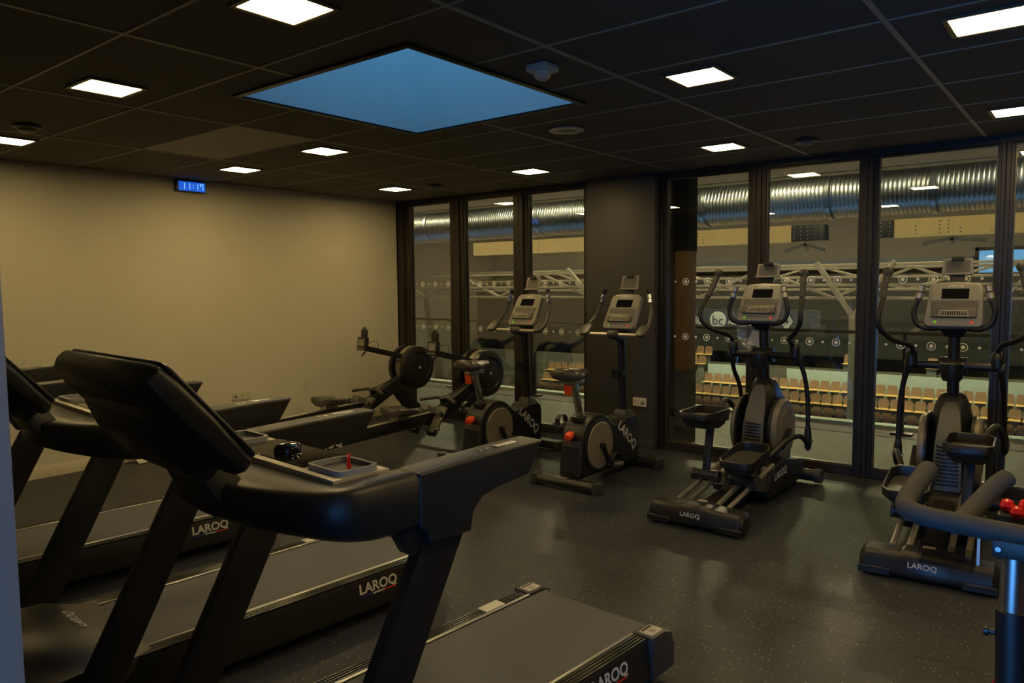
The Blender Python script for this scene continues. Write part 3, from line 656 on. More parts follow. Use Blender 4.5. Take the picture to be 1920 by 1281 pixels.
# ---- paper pack leaning at the wall foot
lf = thing('manual_bag', 'pale printed manual in a plastic pouch leaning on the wall foot', 'manual', (0.05, -3.14, 0.0))
fr = frame_of((0.12, 0, 0.004), (0, 1, 0.03), (-0.75, 0, 1)); b = MB(); fpoly(b, fr, [(-0.15, 0), (0.13, 0.0), (0.15, 0.12), (-0.19, 0.14)], 0, 0.012); b.build('booklet', 'paper', lf, 0.002, 1)
b = MB(); fpoly(b, fr, [(-0.06, 0.02), (0.05, 0.035), (0.08, 0.06), (0.0, 0.075), (-0.02, 0.05)], 0.0122, 0.013); b.build('print', 'dark_grey', lf)
b = MB()
for k in range(4): fpoly(b, fr, [(-0.10+k*0.05, 0.09), (-0.07+k*0.05, 0.088), (-0.068+k*0.05, 0.095), (-0.10+k*0.05, 0.098)], 0.0122, 0.013)
b.build('print_lines', 'dark_grey', lf)

# ================================================================== treadmills
def make_treadmill():
    t = thing('treadmill', '', 'treadmill', group='row of black treadmills')
    # deck frame: sides lean out a little
    pr = [(-0.345, 0.045), (0.345, 0.045), (0.352, 0.06), (0.335, 0.196), (-0.335, 0.196), (-0.352, 0.06)]
    fr_ = MB().prism(pr, 'y', -1.86, -0.02).build('deck_frame', 'black_metal', t, 0.004)
    text('LAROQ', 0.064, (0.3415, -0.385, 0.153), (0, 1, 0), (-0.12, 0, 1), 'white_print', fr_, bold=0.03, space=1.0)
    for y0, m_ in ((-0.452, 'blue_print'), (-0.386, 'white_print'), (-0.320, 'red_print')): MB().obox((0.3445, y0, 0.122), (0.002, 0.066, 0.006), (0, -0.12, 0)).build('flag_stripe', m_, fr_)
    for s in (-1, 1):
        b = MB()
        for q in range(4):
            x0 = 0.278 + q*0.0145; b.box(min(s*x0, s*(x0+0.0105)), max(s*x0, s*(x0+0.0105)), -1.5, -0.135, 0.196, 0.2075)
        r_ = b.build('side_rail', 'ridge_black', t, 0.0025, 2)
        MB().box(min(s*0.262, s*0.276), max(s*0.262, s*0.276), -1.5, -0.135, 0.196, 0.2085).build('edge_strip', 'aluminium', r_, 0.002, 1)
        # rear corner cap with warning sticker
        cp = [(-0.255, 0.04), (-0.255, 0.205), (-0.135, 0.214), (-0.05, 0.210), (0.0, 0.185), (0.025, 0.13), (0.022, 0.05)] if False else [(-0.135, 0.045), (-0.135, 0.212), (-0.05, 0.212), (0.0, 0.195), (0.022, 0.14), (0.020, 0.05)]
        c_ = MB().prism(cp, 'x', *((0.266, 0.358) if s > 0 else (-0.358, -0.266))).build('end_cap', 'dark_grey', t, 0.006)
        fr2 = frame_of((s*0.312, -0.080, 0.2125), (1, 0, 0), (0, 1, 0)); b = MB(); fpoly(b, fr2, rrect(-0.030, 0.030, -0.040, 0.040, 0.008), 0, 0.0008); k_ = b.build('warning_sticker', 'sticker', c_)
        b = MB(); fpoly(b, fr2, rrect(-0.026, -0.014, -0.032, 0.032, 0.002), 0.0008, 0.0012); b.build('sticker_print', 'satin_black', c_)
        MB().lathe([(0.013, 0.0), (0.013, 0.0013)], (s*0.312+0.006, -0.08, 0.2125), (0, 0, 1), 14).build('sticker_symbol', 'satin_black', c_)
        MB().lathe([(0.010, 0.0), (0.010, 0.0016)], (s*0.312+0.006, -0.08, 0.2125), (0, 0, 1), 14).build('sticker_symbol', 'white_print', c_)
        for w_ in (0.8, -0.8): MB().obox((s*0.312+0.006, -0.08, 0.2143), (0.003, 0.016, 0.0006), (0, 0, w_)).build('sticker_symbol', 'satin_black', c_)
    b = MB(); fr2 = frame_of((-0.306, -0.33, 0.2085), (1, 0, 0), (0, 1, 0)); fpoly(b, fr2, rrect(-0.028, 0.028, -0.055, 0.055, 0.004), 0, 0.0008); b.build('data_sticker', 'white_print', t)
    # belt with rear roller curve
    pb = [(-1.52, 0.203), (-0.07, 0.203)] + [(-0.055 + 0.062*math.sin(a), 0.141 + 0.062*math.cos(a)) for a in [0.25, 0.6, 1.0, 1.4, 1.8, 2.3, 2.8]] + [(-0.07, 0.10), (-1.52, 0.10)]
    MB().prism(pb, 'x', -0.258, 0.258).build('running_belt', 'belt_rubber', t, ang=50)
    # motor hood
    def ring(y, hw, zt, sh, zb=0.05): return [(-hw, y, zb), (-hw-0.004, y, zt-sh), (-hw*0.78, y, zt-sh*0.25), (-hw*0.4, y, zt), (0, y, zt+0.006), (hw*0.4, y, zt), (hw*0.78, y, zt-sh*0.25), (hw+0.004, y, zt-sh), (hw, y, zb)]
    hd = MB().loft([ring(-1.40, 0.30, 0.212, 0.004), ring(-1.47, 0.335, 0.240, 0.03), ring(-1.60, 0.352, 0.292, 0.06), ring(-1.78, 0.352, 0.305, 0.09), ring(-1.92, 0.335, 0.275, 0.11), ring(-2.0, 0.30, 0.20, 0.09)]).build('motor_hood', 'dark_grey', t, ang=30)
    text('LAROQ', 0.055, (0.02, -1.57, 0.2925), (-1, 0, 0), (0, -1, 0.40), 'white_print', hd, bold=0.02)
    for s in (-1, 1):
        x0, x1 = (0.383, 0.425) if s > 0 else (-0.425, -0.383)
        leg = [(-1.135, 0.95), (-1.275, 0.95), (-1.385, 0.75), (-1.735, 0.09), (-1.735, 0.02), (-1.62, 0.02), (-1.587, 0.09), (-1.242, 0.75)]
        MB().prism(leg, 'x', x0, x1).build('upright', 'black_metal', t, 0.006)
        MB().box(min(s*0.33, s*0.40), max(s*0.33, s*0.40), -1.72, -1.62, 0.05, 0.15).build('leg_bracket', 'black_metal', t)
        x0, x1 = (0.352, 0.445) if s > 0 else (-0.445, -0.352)
        rail = [(-0.864, 1.103), (-0.925, 1.012), (-1.05, 1.001), (-1.11, 0.986), (-1.142, 0.955), (-1.152, 0.905), (-1.292, 0.905), (-1.305, 0.94), (-1.325, 0.955), (-1.325, 1.090), (-0.95, 1.103)]
        hr = MB().prism(rail, 'x', x0, x1).build('handrail', 'tread_black', t, 0.008, 3)
        for k in range(2): MB().lathe([(0.008, 0), (0.007, 0.003)], (s*0.398, -1.075+k*0.028, 1.0985), (0, 0, 1), 12).build('pulse_button', 'aluminium', hr)
        MB().box(s*0.398-0.010, s*0.398+0.010, -1.02, -0.935, 1.1005, 1.1045).build('pulse_plate', 'aluminium', hr, 0.002, 1)
        if s > 0: MB().obox((s*0.392, -1.315, 0.925), (0.06, 0.075, 0.07), (0.5, 0, 0)).build('rail_bracket', 'black_plastic', t, 0.006)
    # bowed crossbar: plan outline swept as a solid with rounded edges
    outer = spline([(0.445, -1.328, 0), (0.445, -1.46, 0), (0.425, -1.535, 0), (0.36, -1.59, 0), (0.20, -1.655, 0), (0, -1.685, 0), (-0.20, -1.655, 0), (-0.36, -1.59, 0), (-0.425, -1.535, 0), (-0.445, -1.46, 0), (-0.445, -1.328, 0)], 4)
    inner = spline([(0.352, -1.328, 0), (0.352, -1.44, 0), (0.34, -1.475, 0), (0.30, -1.495, 0), (0.15, -1.505, 0), (0, -1.505, 0), (-0.15, -1.505, 0), (-0.30, -1.495, 0), (-0.34, -1.475, 0), (-0.352, -1.44, 0), (-0.352, -1.328, 0)], 4)
    rings = []
    for o_, i_ in zip(outer, inner):
        up = max(0.0, min(1.0, (-1.45-o_.y)/0.235)); zb = 0.952 + 0.03*up; zt = 1.090 - 0.012*up
        d = (i_-o_); n_ = d.normalized()
        rings.append([Vector((o_.x, o_.y, zb+0.02))+n_*0.0, Vector((o_.x, o_.y, zt-0.014)), Vector((o_.x, o_.y, zt))+n_*0.014, Vector((i_.x, i_.y, zt))-n_*0.008, Vector((i_.x, i_.y, zt-0.008)), Vector((i_.x, i_.y, zb)), Vector((o_.x, o_.y, zb))+n_*0.02])
    MB().loft(rings).build('crossbar', 'tread_black', t, ang=50)
    # storage tray between the rails
    b = MB(); b.box(-0.352, 0.352, -1.512, -1.345, 1.02, 1.094); tr = b.build('tray', 'silver_plastic', t, 0.006)
    MB().box(-0.185, 0.185, -1.490, -1.345, 1.094, 1.0965).build('tray_panel', 'gloss_black', tr, 0.001, 1)
    MB().lathe([(0.038, 0.0), (0.038, 0.012), (0.034, 0.019), (0.026, 0.022), (0.0, 0.023)], (-0.01, -1.42, 1.0965), (0, 0, 1), 28).build('control_knob', 'gloss_black', tr)
    for s in (-1, 1):
        cx = s*0.268; o_ = rrect(cx-0.076, cx+0.076, -1.490, -1.368, 0.022); i_ = rrect(cx-0.066, cx+0.066, -1.480, -1.378, 0.016)
        vs = []; fs = []; n_ = len(o_)
        for ring_, z in ((o_, 1.094), (o_, 1.108), (i_, 1.108), (i_, 1.0945)): vs += [(p[0], p[1], z) for p in ring_]
        for a in range(3):
            for k in range(n_): fs.append((a*n_+k, a*n_+(k+1) % n_, (a+1)*n_+(k+1) % n_, (a+1)*n_+k))
        MB().add(vs, fs).build('container_rim', 'rim_plastic', tr)
        b = MB(); b.prism(i_, 'z', 1.0942, 1.0950); b.build('container_floor', 'container_dark', tr)
    # console: tilted housing carried on a neck
    fr3 = frame_of((0, -1.660, 1.155), (-1, 0, 0), (0, -0.205, 0.235))   # x right, y up the panel, z = x cross y -> faces the runner
    b = MB()
    b.add([], [])
    def cring(v, hw, z0, z1):
        o_, x_, y_, z_ = fr3; e = 0.03
        pts = [(-hw, z0+0.015), (-hw+e, z0), (hw-e, z0), (hw, z0+0.015), (hw, z1-0.01), (hw-0.01, z1), (-hw+0.01, z1), (-hw, z1-0.01)]
        return [o_ + x_*p + y_*v + z_*q for p, q in pts]
    b.loft([cring(-0.005, 0.255, -0.045, -0.015), cring(0.02, 0.295, -0.055, -0.005), cring(0.15, 0.302, -0.065, 0.0), cring(0.27, 0.302, -0.065, 0.0), cring(0.315, 0.295, -0.06, -0.002), cring(0.33, 0.265, -0.05, -0.008)])
    cn = b.build('console', 'black_plastic', t, 0.004, 2, ang=32)
    b = MB(); fpoly(b, fr3, rrect(-0.292, 0.292, 0.012, 0.318, 0.03), 0.0, 0.010); b.build('console_face', 'satin_black', t, 0.003, 1)
    b = MB(); fpoly(b, fr3, rrect(-0.15, 0.15, 0.11, 0.29, 0.01), 0.010, 0.0115); b.build('screen', 'screen', t)
    # swollen back cover and vents
    def bring(v, hw, z0, z1):
        o_, x_, y_, z_ = fr3
        return [o_ + x_*p + y_*v + z_*q for p, q in [(-hw, z1), (-hw, z0+0.02), (-hw*0.8, z0), (hw*0.8, z0), (hw, z0+0.02), (hw, z1)]]
    MB().loft([bring(-0.02, 0.12, -0.085, -0.03), bring(0.05, 0.20, -0.105, -0.03), bring(0.16, 0.235, -0.100, -0.03), bring(0.225, 0.235, -0.080, -0.03), bring(0.24, 0.20, -0.07, -0.03)]).build('back_cover', 'black_plastic', t, 0.004, 2, ang=32)
    for k in (-0.17, -0.06):
        b = MB(); fpoly(b, fr3, rrect(k-0.004, k+0.004, 0.275, 0.305, 0.003), -0.0665, -0.0645); b.build('screw_slot', 'screen', t)
    for v in (0.03, 0.15, 0.27):
        o_, x_, y_, z_ = fr3; p = o_ - x_*0.3015 + y_*v + z_*-0.03; MB().lathe([(0.007, 0.0), (0.007, 0.002)], p, -x_, 10).build('screw_cap', 'satin_black', t)
    MB().loft([[(-0.13, -1.60, 1.05), (0.13, -1.60, 1.05), (0.13, -1.68, 1.03), (-0.13, -1.68, 1.03)], [(-0.11, -1.63, 1.10), (0.11, -1.63, 1.10), (0.11, -1.715, 1.09), (-0.11, -1.715, 1.09)], [(-0.10, -1.66, 1.15), (0.10, -1.66, 1.15), (0.10, -1.76, 1.16), (-0.10, -1.76, 1.16)]]).build('console_neck', 'black_plastic', t, 0.01)
    # wheels
    for s in (-1, 1): MB().lathe([(0.03, -0.012), (0.035, 0.0), (0.03, 0.012)], (s*0.30, -1.90, 0.036), (1, 0, 0), 16).build('transport_wheel', 'black_plastic', t)
    for s in (-1, 1): MB().lathe([(0.028, 0.0), (0.022, 0.045)], (s*0.30, -0.09, 0.0), (0, 0, 1), 14).build('levelling_foot', 'black_plastic', t)
    return t
TR = make_treadmill()
T1 = TR
for tm, loc, rz, lab in ((T1, (5.17, -3.68, 0), -4.5, 'nearest black treadmill with console and tray in the foreground'),):
    tm.location = loc; tm.rotation_euler.z = math.radians(rz); tm['label'] = lab
for loc, rz, lab in (((3.87, -3.62, 0), -4.5, 'middle black treadmill between the other two'), ((2.45, -3.66, 0), -4.5, 'farthest black treadmill along the clock wall')):
    c = copy_tree(TR); c.location = loc; c.rotation_euler.z = math.radians(rz); c['label'] = lab
def t_local(o, p):
    return Matrix.Translation(o.location) @ Matrix.Rotation(o.rotation_euler.z, 4, 'Z') @ Vector(p)
p = t_local(T1, (0.275, -1.415, 1.095))
ky = thing('safety_key', 'red safety key cord standing in the near treadmill tray', 'safety key', p)
MB().lathe([(0.005, 0), (0.006, 0.006), (0.003, 0.014), (0.002, 0.026)], (0, 0, 0), (0.1, 0, 1), 10).build('key_body', 'red_plastic', ky)
MB().tube(spline([(0.002, 0, 0.02), (0.003, 0.003, 0.036), (0.007, -0.01, 0.028), (0.016, -0.016, 0.003)]), 0.0018, 6).build('cord', 'red_plastic', ky)
ky2 = thing('safety_key', 'red safety clip hanging under the middle treadmill handrail', 'safety key', (3.475, -4.838, 0.868))
MB().prism(rrect(-0.016, 0.016, -0.045, 0.02, 0.014), 'x', -0.008, 0.008).build('clip_body', 'red_plastic', ky2, 0.004)
MB().lathe([(0.006, 0.0), (0.006, 0.003)], (0.008, 0.0, -0.02), (1, 0, 0), 10).build('clip_pin', 'white_print', ky2)
MB().tube([(0, 0, 0.02), (0.0, 0.0, 0.10)], 0.002, 6).build('cord', 'red_plastic', ky2)

# ================================================================== shared console (bikes and ellipticals)
def console_unit(t, base, top, wb, wt, tab_z0, tab_h, tab_w, tab_y):
    """tilted training console: base/top = (y, z) of the lower and upper edge on the user's side"""
    yd = Vector((0, top[0]-base[0], top[1]-base[1])); L_ = yd.length
    fr = frame_of((0, base[0], base[1]), (1, 0, 0), yd)     # z axis of frame = x cross y -> toward the user
    def outline(k0, ins=0.0):
        hb, ht = wb/2-ins, wt/2-ins
        return [(-hb+0.02, ins), (hb-0.02, ins), (hb, 0.02+ins), (ht+(hb-ht)*0.15, L_*0.85), (ht, L_-0.03-ins), (ht-0.03, L_-0.008-ins), (0, L_-ins), (-ht+0.03, L_-0.008-ins), (-ht, L_-0.03-ins), (-ht-(hb-ht)*0.15, L_*0.85), (-hb, 0.02+ins)]
    b = MB(); fpoly(b, fr, outline(0), -0.045, 0.0); b.build('console_housing', 'console_grey', t, 0.008, 2)
    b = MB(); fpoly(b, fr, rrect(-wt/2+0.018, wt/2-0.018, L_*0.56, L_-0.022, 0.012), 0.0, 0.003); cf = b.build('console_face', 'console_grey', t, 0.002, 1)
    b = MB(); fpoly(b, fr, rrect(-0.074, 0.074, L_*0.60, L_*0.60+0.072, 0.004), 0.003, 0.0045); b.build('screen', 'screen', cf)
    o_, x_, y_, z_ = fr
    text('LAROQ', 0.022, o_ + y_*(L_-0.036) + z_*0.0045, x_, y_, 'white_print', cf, bold=0.03, space=1.2)
    # media shelf: recess and raised ledge with grille
    b = MB(); fpoly(b, fr, [(-wb/2+0.03, L_*0.36), (wb/2-0.03, L_*0.36), (wt/2-0.012, L_*0.54), (-wt/2+0.012, L_*0.54)], 0.0, 0.002); b.build('shelf_recess', 'console_mid', t)
    b = MB(); fpoly(b, fr, rrect(-wb/2+0.035, wb/2-0.035, L_*0.17, L_*0.37, 0.012), 0.0, 0.022); lg = b.build('media_ledge', 'console_mid', t, 0.006)
    b = MB(); fpoly(b, fr, [(-0.082, L_*0.185), (0.082, L_*0.185), (0.072, L_*0.31), (-0.072, L_*0.31)], 0.022, 0.0235); gr = b.build('grille_frame', 'silver_plastic', lg)
    b = MB(); fpoly(b, fr, [(-0.076, L_*0.20), (0.076, L_*0.20), (0.067, L_*0.298), (-0.067, L_*0.298)], 0.0235, 0.0240); b.build('grille_back', 'screen', lg)
    b = MB()
    for k in range(15):
        x = -0.064 + k*0.128/14; b2 = (x*1.1-0.0018, L_*0.20), (x*1.1+0.0018, L_*0.20), (x*0.95+0.0018, L_*0.298), (x*0.95-0.0018, L_*0.298); fpoly(b, fr, b2, 0.0240, 0.0250)
    g_ = b.build('grille_bars', 'silver_plastic', lg); g_['kind'] = 'stuff'
    for x, m_ in ((-wb/2+0.06, 'led_green'), (wb/2-0.06, 'led_red')):
        b = MB(); fpoly(b, fr, rrect(x-0.009, x+0.009, L_*0.055, L_*0.055+0.016, 0.004), 0.0, 0.003); b.build('key', m_, t)
    for k in range(6):
        x = -0.05+k*0.02; b = MB(); fpoly(b, fr, rrect(x-0.002, x+0.002, L_*0.075, L_*0.075+0.004, 0.0015, 2), 0.0, 0.002); b.build('key', 'white_print', t)
    # tablet holder on top
    fr2 = frame_of((0, tab_y, tab_z0), (1, 0, 0), (0, 0.28, 1)); hw = tab_w/2
    b = MB(); fpoly(b, fr2, [(-hw-0.004, 0), (hw+0.004, 0), (hw, tab_h), (-hw, tab_h)], -0.012, 0.0); th = b.build('tablet_holder', 'console_grey', t, 0.004, 2)
    b = MB(); fpoly(b, fr2, rrect(-hw+0.015, hw-0.015, 0.012, tab_h-0.012, 0.006), 0.0, 0.0015); b.build('pad', 'console_mid', th)
    b = MB(); fpoly(b, fr2, rrect(-hw*0.42, hw*0.42, tab_h-0.018, tab_h+0.006, 0.003), 0.0015, 0.022); b.build('clamp', 'black_plastic', th, 0.002, 1)
    b = MB(); fpoly(b, fr2, rrect(-hw-0.004, hw+0.004, -0.006, 0.004, 0.002), 0.0, 0.02); b.build('lip', 'console_grey', th, 0.001, 1)
    b = MB(); fpoly(b, fr2, rrect(-hw*0.5, hw*0.5, -0.05, 0.01, 0.004), -0.03, -0.012); b.build('holder_bracket', 'black_plastic', t, 0.003, 1)
    return fr, L_

# ================================================================== ellipticals
def make_elliptical(m=1):
    t = thing('elliptical_trainer', '', 'elliptical', group='elliptical trainers facing the windows')
    # rear foot bar: stepped box with rounded ends
    def ring(x, y0, y1, z0, z1, c): return [(x, y0+c, z0), (x, y1-c, z0), (x, y1, z0+c), (x, y1, z1-c), (x, y1-c, z1), (x, y0+c*2.2, z1), (x, y0+c*1.1, z1-c*0.8), (x, y0, z0+0.055), (x, y0, z0+c)]
    fb = MB().loft([ring(-0.315, -0.075, 0.07, 0.02, 0.105, 0.02), ring(-0.29, -0.095, 0.085, 0.008, 0.132, 0.02), ring(-0.12, -0.095, 0.085, 0.008, 0.137, 0.02), ring(-0.105, -0.10, 0.085, 0.008, 0.148, 0.022), ring(0.105, -0.10, 0.085, 0.008, 0.148, 0.022), ring(0.12, -0.095, 0.085, 0.008, 0.137, 0.02), ring(0.29, -0.095, 0.085, 0.008, 0.132, 0.02), ring(0.315, -0.075, 0.07, 0.02, 0.105, 0.02)]).build('rear_foot', 'black_plastic', t, 0.004, 2, ang=35)
    text('LAROQ', 0.040, (-0.015, -0.1015, 0.090), (1, 0, 0), (0, 0, 1), 'white_print', fb, bold=0.02)
    MB().box(-0.315, -0.16, -0.104, -0.09, 0.012, 0.052).build('foot_lip', 'black_plastic', fb, 0.004, 1); MB().box(0.16, 0.315, -0.104, -0.09, 0.012, 0.052).build('foot_lip', 'black_plastic', fb, 0.004, 1)
    MB().box(-0.03, 0.03, 0.04, 0.08, 0.149, 0.1505).build('warning_sticker', 'silver_plastic', fb)
    for x in (-0.175, -0.095, 0.095, 0.175):
        MB().tube([(x, 0.05, 0.128), (x, 0.84, 0.255)], 0.0165, 14).build('guide_tube', 'rail_tube', t)
    # base frame
    bf = MB().prism([(0.05, 0.03), (0.05, 0.10), (0.62, 0.15), (0.80, 0.235), (1.45, 0.235), (1.50, 0.13), (1.48, 0.03)], 'x', -0.055, 0.055).build('base_frame', 'black_metal', t, 0.008)
    MB().prism([(0.70, 0.05), (0.66, 0.10), (0.80, 0.245), (1.00, 0.275), (1.42, 0.20), (1.42, 0.05)], 'x', -0.205, 0.205).build('base_cover', 'black_plastic', t, 0.012)
    text('LAROQ', 0.075, (0.2065, 0.92, 0.185), (0, 1, 0.08), (0, 0, 1), 'white_print', t, bold=0.02)
    MB().tube([(-0.30, 1.50, 0.058), (0.30, 1.50, 0.058)], 0.046, 16).build('front_foot', 'black_plastic', t)
    for s in (-1, 1): MB().tube([(s*0.275, 1.50, 0.058), (s*0.325, 1.50, 0.058)], 0.054, 16).build('foot_cap', 'dark_grey', t)
    # shroud
    def sring(y, z, hw, d):  # cross-section perpendicular-ish (x/y plane slice at height z)
        return [(-hw*0.55, y, z), (-hw, y+d*0.22, z), (-hw, y+d*0.7, z), (-hw*0.6, y+d, z), (hw*0.6, y+d, z), (hw, y+d*0.7, z), (hw, y+d*0.22, z), (hw*0.55, y, z)]
    MB().loft([sring(0.86, 0.10, 0.150, 0.62), sring(0.885, 0.26, 0.145, 0.60), sring(0.92, 0.42, 0.135, 0.55), sring(0.955, 0.55, 0.125, 0.48), sring(0.99, 0.66, 0.112, 0.38), sring(1.03, 0.76, 0.095, 0.26), sring(1.075, 0.825, 0.070, 0.15), sring(1.095, 0.842, 0.045, 0.09)]).build('shroud', 'black_plastic', t, 0.006, 2, ang=28)
    # raised front plate with vent ribs on the user's side
    MB().loft([[(-0.082, 0.873, 0.26), (0.082, 0.873, 0.26), (0.082, 0.91, 0.26), (-0.082, 0.91, 0.26)], [(-0.075, 0.915, 0.52), (0.075, 0.915, 0.52), (0.075, 0.95, 0.52), (-0.075, 0.95, 0.52)], [(-0.070, 0.945, 0.60), (0.070, 0.945, 0.60), (0.07, 0.98, 0.60), (-0.07, 0.98, 0.60)], [(-0.055, 1.005, 0.735), (0.055, 1.005, 0.735), (0.055, 1.04, 0.735), (-0.055, 1.04, 0.735)], [(-0.03, 1.045, 0.795), (0.03, 1.045, 0.795), (0.03, 1.07, 0.795), (-0.03, 1.07, 0.795)]]).build('front_plate', 'console_mid', t, 0.008)
    for k in range(11):
        z = 0.295 + k*0.0225; y = 0.873 + (z-0.26)*0.162; hw = 0.080 - 0.00075*k
        MB().prism([(-hw, y+0.03), (-hw, y+0.006), (-hw*0.55, y-0.008), (hw*0.55, y-0.008), (hw, y+0.006), (hw, y+0.03)], 'z', z, z+0.0115).build('vent_rib', 'black_plastic', t, 0.002, 1)
    for s in (-1, 1):
        a = (s, 0, 0)
        d_ = MB().lathe([(0.225, 0.0), (0.225, 0.030), (0.212, 0.045), (0.150, 0.050), (0.143, 0.045), (0.135, 0.052), (0.0, 0.056)], (s*0.125, 1.12, 0.47), a, 40).build('side_disc', 'disc_brown', t)
        MB().lathe([(0.245, 0.0), (0.245, 0.012), (0.226, 0.016)], (s*0.118, 1.12, 0.47), a, 40).build('disc_rim', 'black_plastic', t)
    # column, pivot and cup holder
    MB().tube([(0, 1.14, 0.78), (0, 1.12, 1.05), (0, 1.10, 1.26)], 0.040, 16, flat=(0.85, 1.1)).build('column', 'black_metal', t)
    MB().lathe([(0.056, -0.075), (0.056, 0.075)], (0, 1.115, 1.015), (1, 0, 0), 20).build('pivot_hub', 'black_plastic', t)
    MB().tube([(-0.265, 1.115, 1.015), (0.265, 1.115, 1.015)], 0.026, 14).build('pivot_bar', 'black_metal', t)
    for s in (-1, 1): MB().lathe([(0.034, -0.015), (0.034, 0.015), (0.022, 0.022)], (s*0.255, 1.115, 1.015), (s, 0, 0), 18).build('pivot_cap', 'dark_grey', t)
    cu = MB().lathe([(0.048, 0.0), (0.060, 0.02), (0.063, 0.10), (0.068, 0.105), (0.066, 0.112), (0.055, 0.112), (0.052, 0.10), (0.048, 0.015), (0.0, 0.012)], (0, 1.012, 0.93), (0, 0, 1), 24).build('cup_holder', 'black_plastic', t)
    MB().obox((0, 1.075, 0.985), (0.06, 0.06, 0.08)).build('cup_bracket', 'black_plastic', t, 0.006)
    # swinging handles
    def handle(s, pts, grip, low, name):
        pts, grip, low = [[(q[0]*m, q[1], q[2]) for q in l_] for l_ in (pts, grip, low)]
        h = MB().tube(spline(pts, 6), 0.0165, 12).build('swing_handle', 'black_metal', t)
        MB().tube(spline(grip, 4), [0.0185, 0.020, 0.0195, 0.020, 0.0205, 0.021, 0.022, 0.025, 0.027] if False else 0.0205, 12).build('grip', 'grip_rubber', h)
        e = Vector(grip[-1]); MB().lathe([(0.019, -0.03), (0.030, -0.012), (0.032, 0.008), (0.024, 0.024), (0.0, 0.030)], e, (Vector(grip[-1])-Vector(grip[0])), 14).build('grip_knob', 'grip_rubber', h)
        MB().lathe([(0.034, -0.045), (0.037, 0.0), (0.034, 0.040), (0.024, 0.055)], (pts[0][0], pts[0][1], 1.055), (0, 0, 1), 16).build('handle_socket', 'black_plastic', h)
        a = MB().tube(spline(low, 6), 0.0165, 12).build('swing_arm', 'black_metal', t)
        j = Vector(low[-1]); d = (Vector(low[-1])-Vector(low[-2])).normalized()
        MB().loft([[j + d*v + Vector((sx*0.030*w_, sy*0.034*w_, 0)) for sx, sy in ((-0.6, -1), (0.6, -1), (1, 0), (0.6, 1), (-0.6, 1), (-1, 0))] for v, w_ in ((-0.06, 0.62), (-0.02, 0.85), (0.05, 1.0), (0.10, 0.8), (0.125, 0.3))]).build('fork_end', 'black_plastic', a, 0.004)
        MB().lathe([(0.012, -0.034), (0.016, 0.0), (0.012, 0.034)], j + d*0.05, (1, 0, 0), 12).build('pin', 'chrome', a)
    handle(1, [(0.235, 1.09, 1.02), (0.225, 1.05, 1.11), (0.235, 0.96, 1.15), (0.31, 0.82, 1.19), (0.375, 0.74, 1.27), (0.38, 0.74, 1.36), (0.37, 0.80, 1.45)], [(0.37, 0.80, 1.45), (0.365, 0.83, 1.53), (0.355, 0.87, 1.61)], [(0.25, 1.115, 1.0), (0.285, 1.15, 0.88), (0.305, 1.175, 0.70), (0.31, 1.18, 0.44)], 'r')
    handle(-1, [(-0.235, 1.11, 1.02), (-0.235, 1.10, 1.11), (-0.26, 1.05, 1.16), (-0.34, 0.96, 1.20), (-0.40, 0.90, 1.27), (-0.41, 0.91, 1.36), (-0.385, 0.97, 1.45)], [(-0.385, 0.97, 1.45), (-0.36, 1.02, 1.54), (-0.34, 1.06, 1.63)], [(-0.25, 1.115, 1.0), (-0.265, 1.20, 0.88), (-0.27, 1.33, 0.74), (-0.275, 1.42, 0.52)], 'l')
    # pedals
    def pedal(s, c, tilt, arm):
        c = (c[0]*m, c[1], c[2]); arm = [(q[0]*m, q[1], q[2]) for q in arm]
        cx, cy, cz = c
        from mathutils import Euler
        Rm = Euler((tilt, 0, 0)).to_matrix()
        def T(p): return Vector(c) + Rm @ Vector(p)
        hw = 0.115; hl = 0.20
        out = [(-hw*0.75, -hl), (hw*0.75, -hl), (hw, -hl+0.05), (hw, hl-0.06), (hw*0.7, hl), (-hw*0.7, hl), (-hw, hl-0.06), (-hw, -hl+0.05)]
        def ringz(k, z): return [T((x*k, y*k, z)) for x, y in out]
        pd = MB().loft([ringz(0.62, -0.085), ringz(0.86, -0.05), ringz(0.93, 0.0)]).build('pedal', 'black_plastic', t, 0.004, 2)
        # raised rim, higher toward the front
        vs = []; n_ = len(out)
        for k, dz in ((1.0, -0.03), (1.03, 0), (0.94, 0), (0.90, -0.02)):
            for x, y in out:
                top_ = 0.018 + 0.045*max(0.0, (y+hl)/(2*hl))
                vs.append(T((x*k, y*k, (top_ if dz == 0 else (dz if k == 1.0 else 0.001)))))
        fs = []
        for a in range(4):
            for k in range(n_): fs.append((a*n_+k, a*n_+(k+1) % n_, ((a+1) % 4)*n_+(k+1) % n_, ((a+1) % 4)*n_+k))
        MB().add(vs, fs).build('pedal_rim', 'black_plastic', pd, 0.003, 1)
        MB().loft([[T((x*0.86, y*0.88, z)) for x, y in out] for z in (0.0, 0.006)]).build('tread_pad', 'dark_grey', pd, 0.002, 1)
        MB().tube(spline(arm, 6), 0.019, 12).build('link_arm', 'black_metal', t)
    pedal(1, (0.145, 0.40, 0.385), 0.04, [(0.145, 0.50, 0.30), (0.20, 0.68, 0.345), (0.255, 0.86, 0.43), (0.295, 1.00, 0.455), (0.305, 1.12, 0.41), (0.31, 1.175, 0.365)])
    pedal(-1, (-0.145, 0.40, 0.645), -0.12, [(-0.145, 0.50, 0.57), (-0.18, 0.68, 0.60), (-0.215, 0.85, 0.66), (-0.25, 1.05, 0.66), (-0.27, 1.25, 0.56), (-0.275, 1.41, 0.46)])
